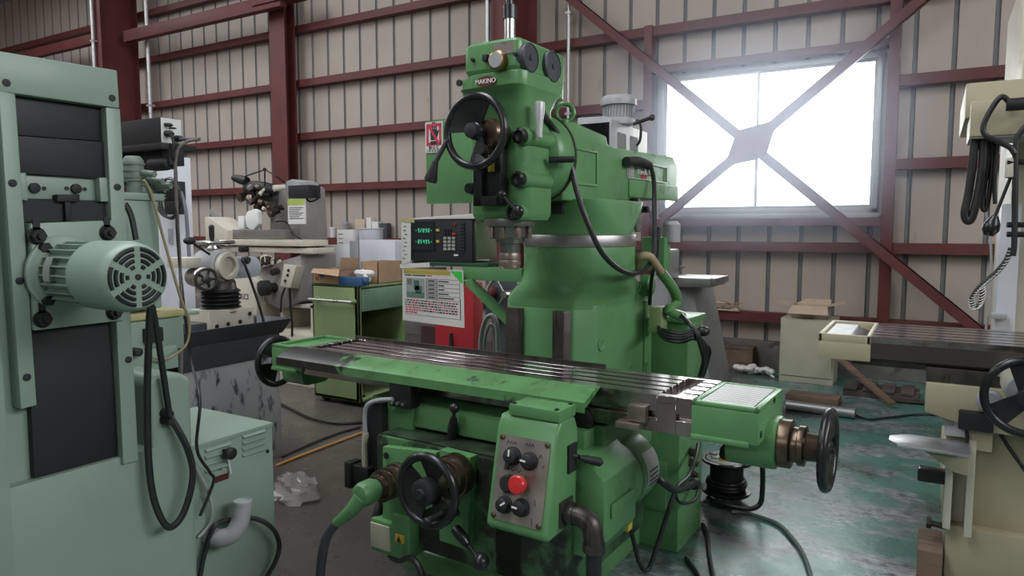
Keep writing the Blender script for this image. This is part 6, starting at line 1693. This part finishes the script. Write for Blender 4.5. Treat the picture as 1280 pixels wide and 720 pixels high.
fcable(((352, 505), (368, 513), (390, 523), (420, 529), (450, 528), (480, 522)), .012, RB, 'black cable sagging over the floor in front of the tool cart')
fcable(((1068, 518), (1085, 524), (1110, 522), (1150, 518), (1185, 520)), .010, RB, 'thin dark hose on the floor right of the steel pipe', 'air_hose')
m = bpy.data.materials.new('clear_plastic_bag'); m.use_nodes = True
pb = m.node_tree.nodes['Principled BSDF']; pb.inputs['Base Color'].default_value = (.45, .42, .40, 1); pb.inputs['Roughness'].default_value = .12; pb.inputs['Alpha'].default_value = .45
b = MB(); rc_ = random.Random(11); p = P(369, 612, Z=.04)
rings = []
for i in range(9):
    t = i/8; h = .12*math.sin(t*PI/2); rad = .13*math.cos(t*PI/2*.95)+.005
    rings.append([p + Vector((math.cos(a)*rad*1.2*(1+rc_.uniform(-.25, .25)), math.sin(a)*rad*(1+rc_.uniform(-.25, .25)), h*(1+rc_.uniform(-.25, .25)) - .038)) for a in [2*PI*k/18 for k in range(18)]])
b.loft(rings)
solo(b, 'plastic_bag', m, 'crumpled clear plastic bag on the floor left of the mill', 'bag', tuple(p - Vector((0, 0, .04))))

# ================================================================== added volume imitating lens glare in front of the window
m = bpy.data.materials.new('window_glare'); m.use_nodes = True
nt = m.node_tree; nt.nodes.remove(nt.nodes['Principled BSDF'])
vs = nt.nodes.new('ShaderNodeVolumeScatter'); vs.inputs['Color'].default_value = (.74, .81, 1, 1); vs.inputs['Anisotropy'].default_value = .6
tc = nt.nodes.new('ShaderNodeTexCoord'); gr = nt.nodes.new('ShaderNodeTexGradient'); gr.gradient_type = 'SPHERICAL'
nt.links.new(tc.outputs['Object'], gr.inputs['Vector'])
mu = nt.nodes.new('ShaderNodeMath'); mu.operation = 'MULTIPLY'; nt.links.new(gr.outputs['Fac'], mu.inputs[0]); mu.inputs[1].default_value = .55
nt.links.new(mu.outputs[0], vs.inputs['Density']); nt.links.new(vs.outputs[0], nt.nodes['Material Output'].inputs['Volume'])
hz = MB().sphere((0, 0, 0), 1.0, n=24).build('glare', m)
hz.location = ((WIN[0]+WIN[1])/2, 7.28, (WIN[2]+WIN[3])/2); hz.scale = (2.5, .8, 1.8)
hz['label'] = 'thin bright volume imitating lens glare in front of the daylit window'; hz['category'] = 'glare'; hz['kind'] = 'stuff'
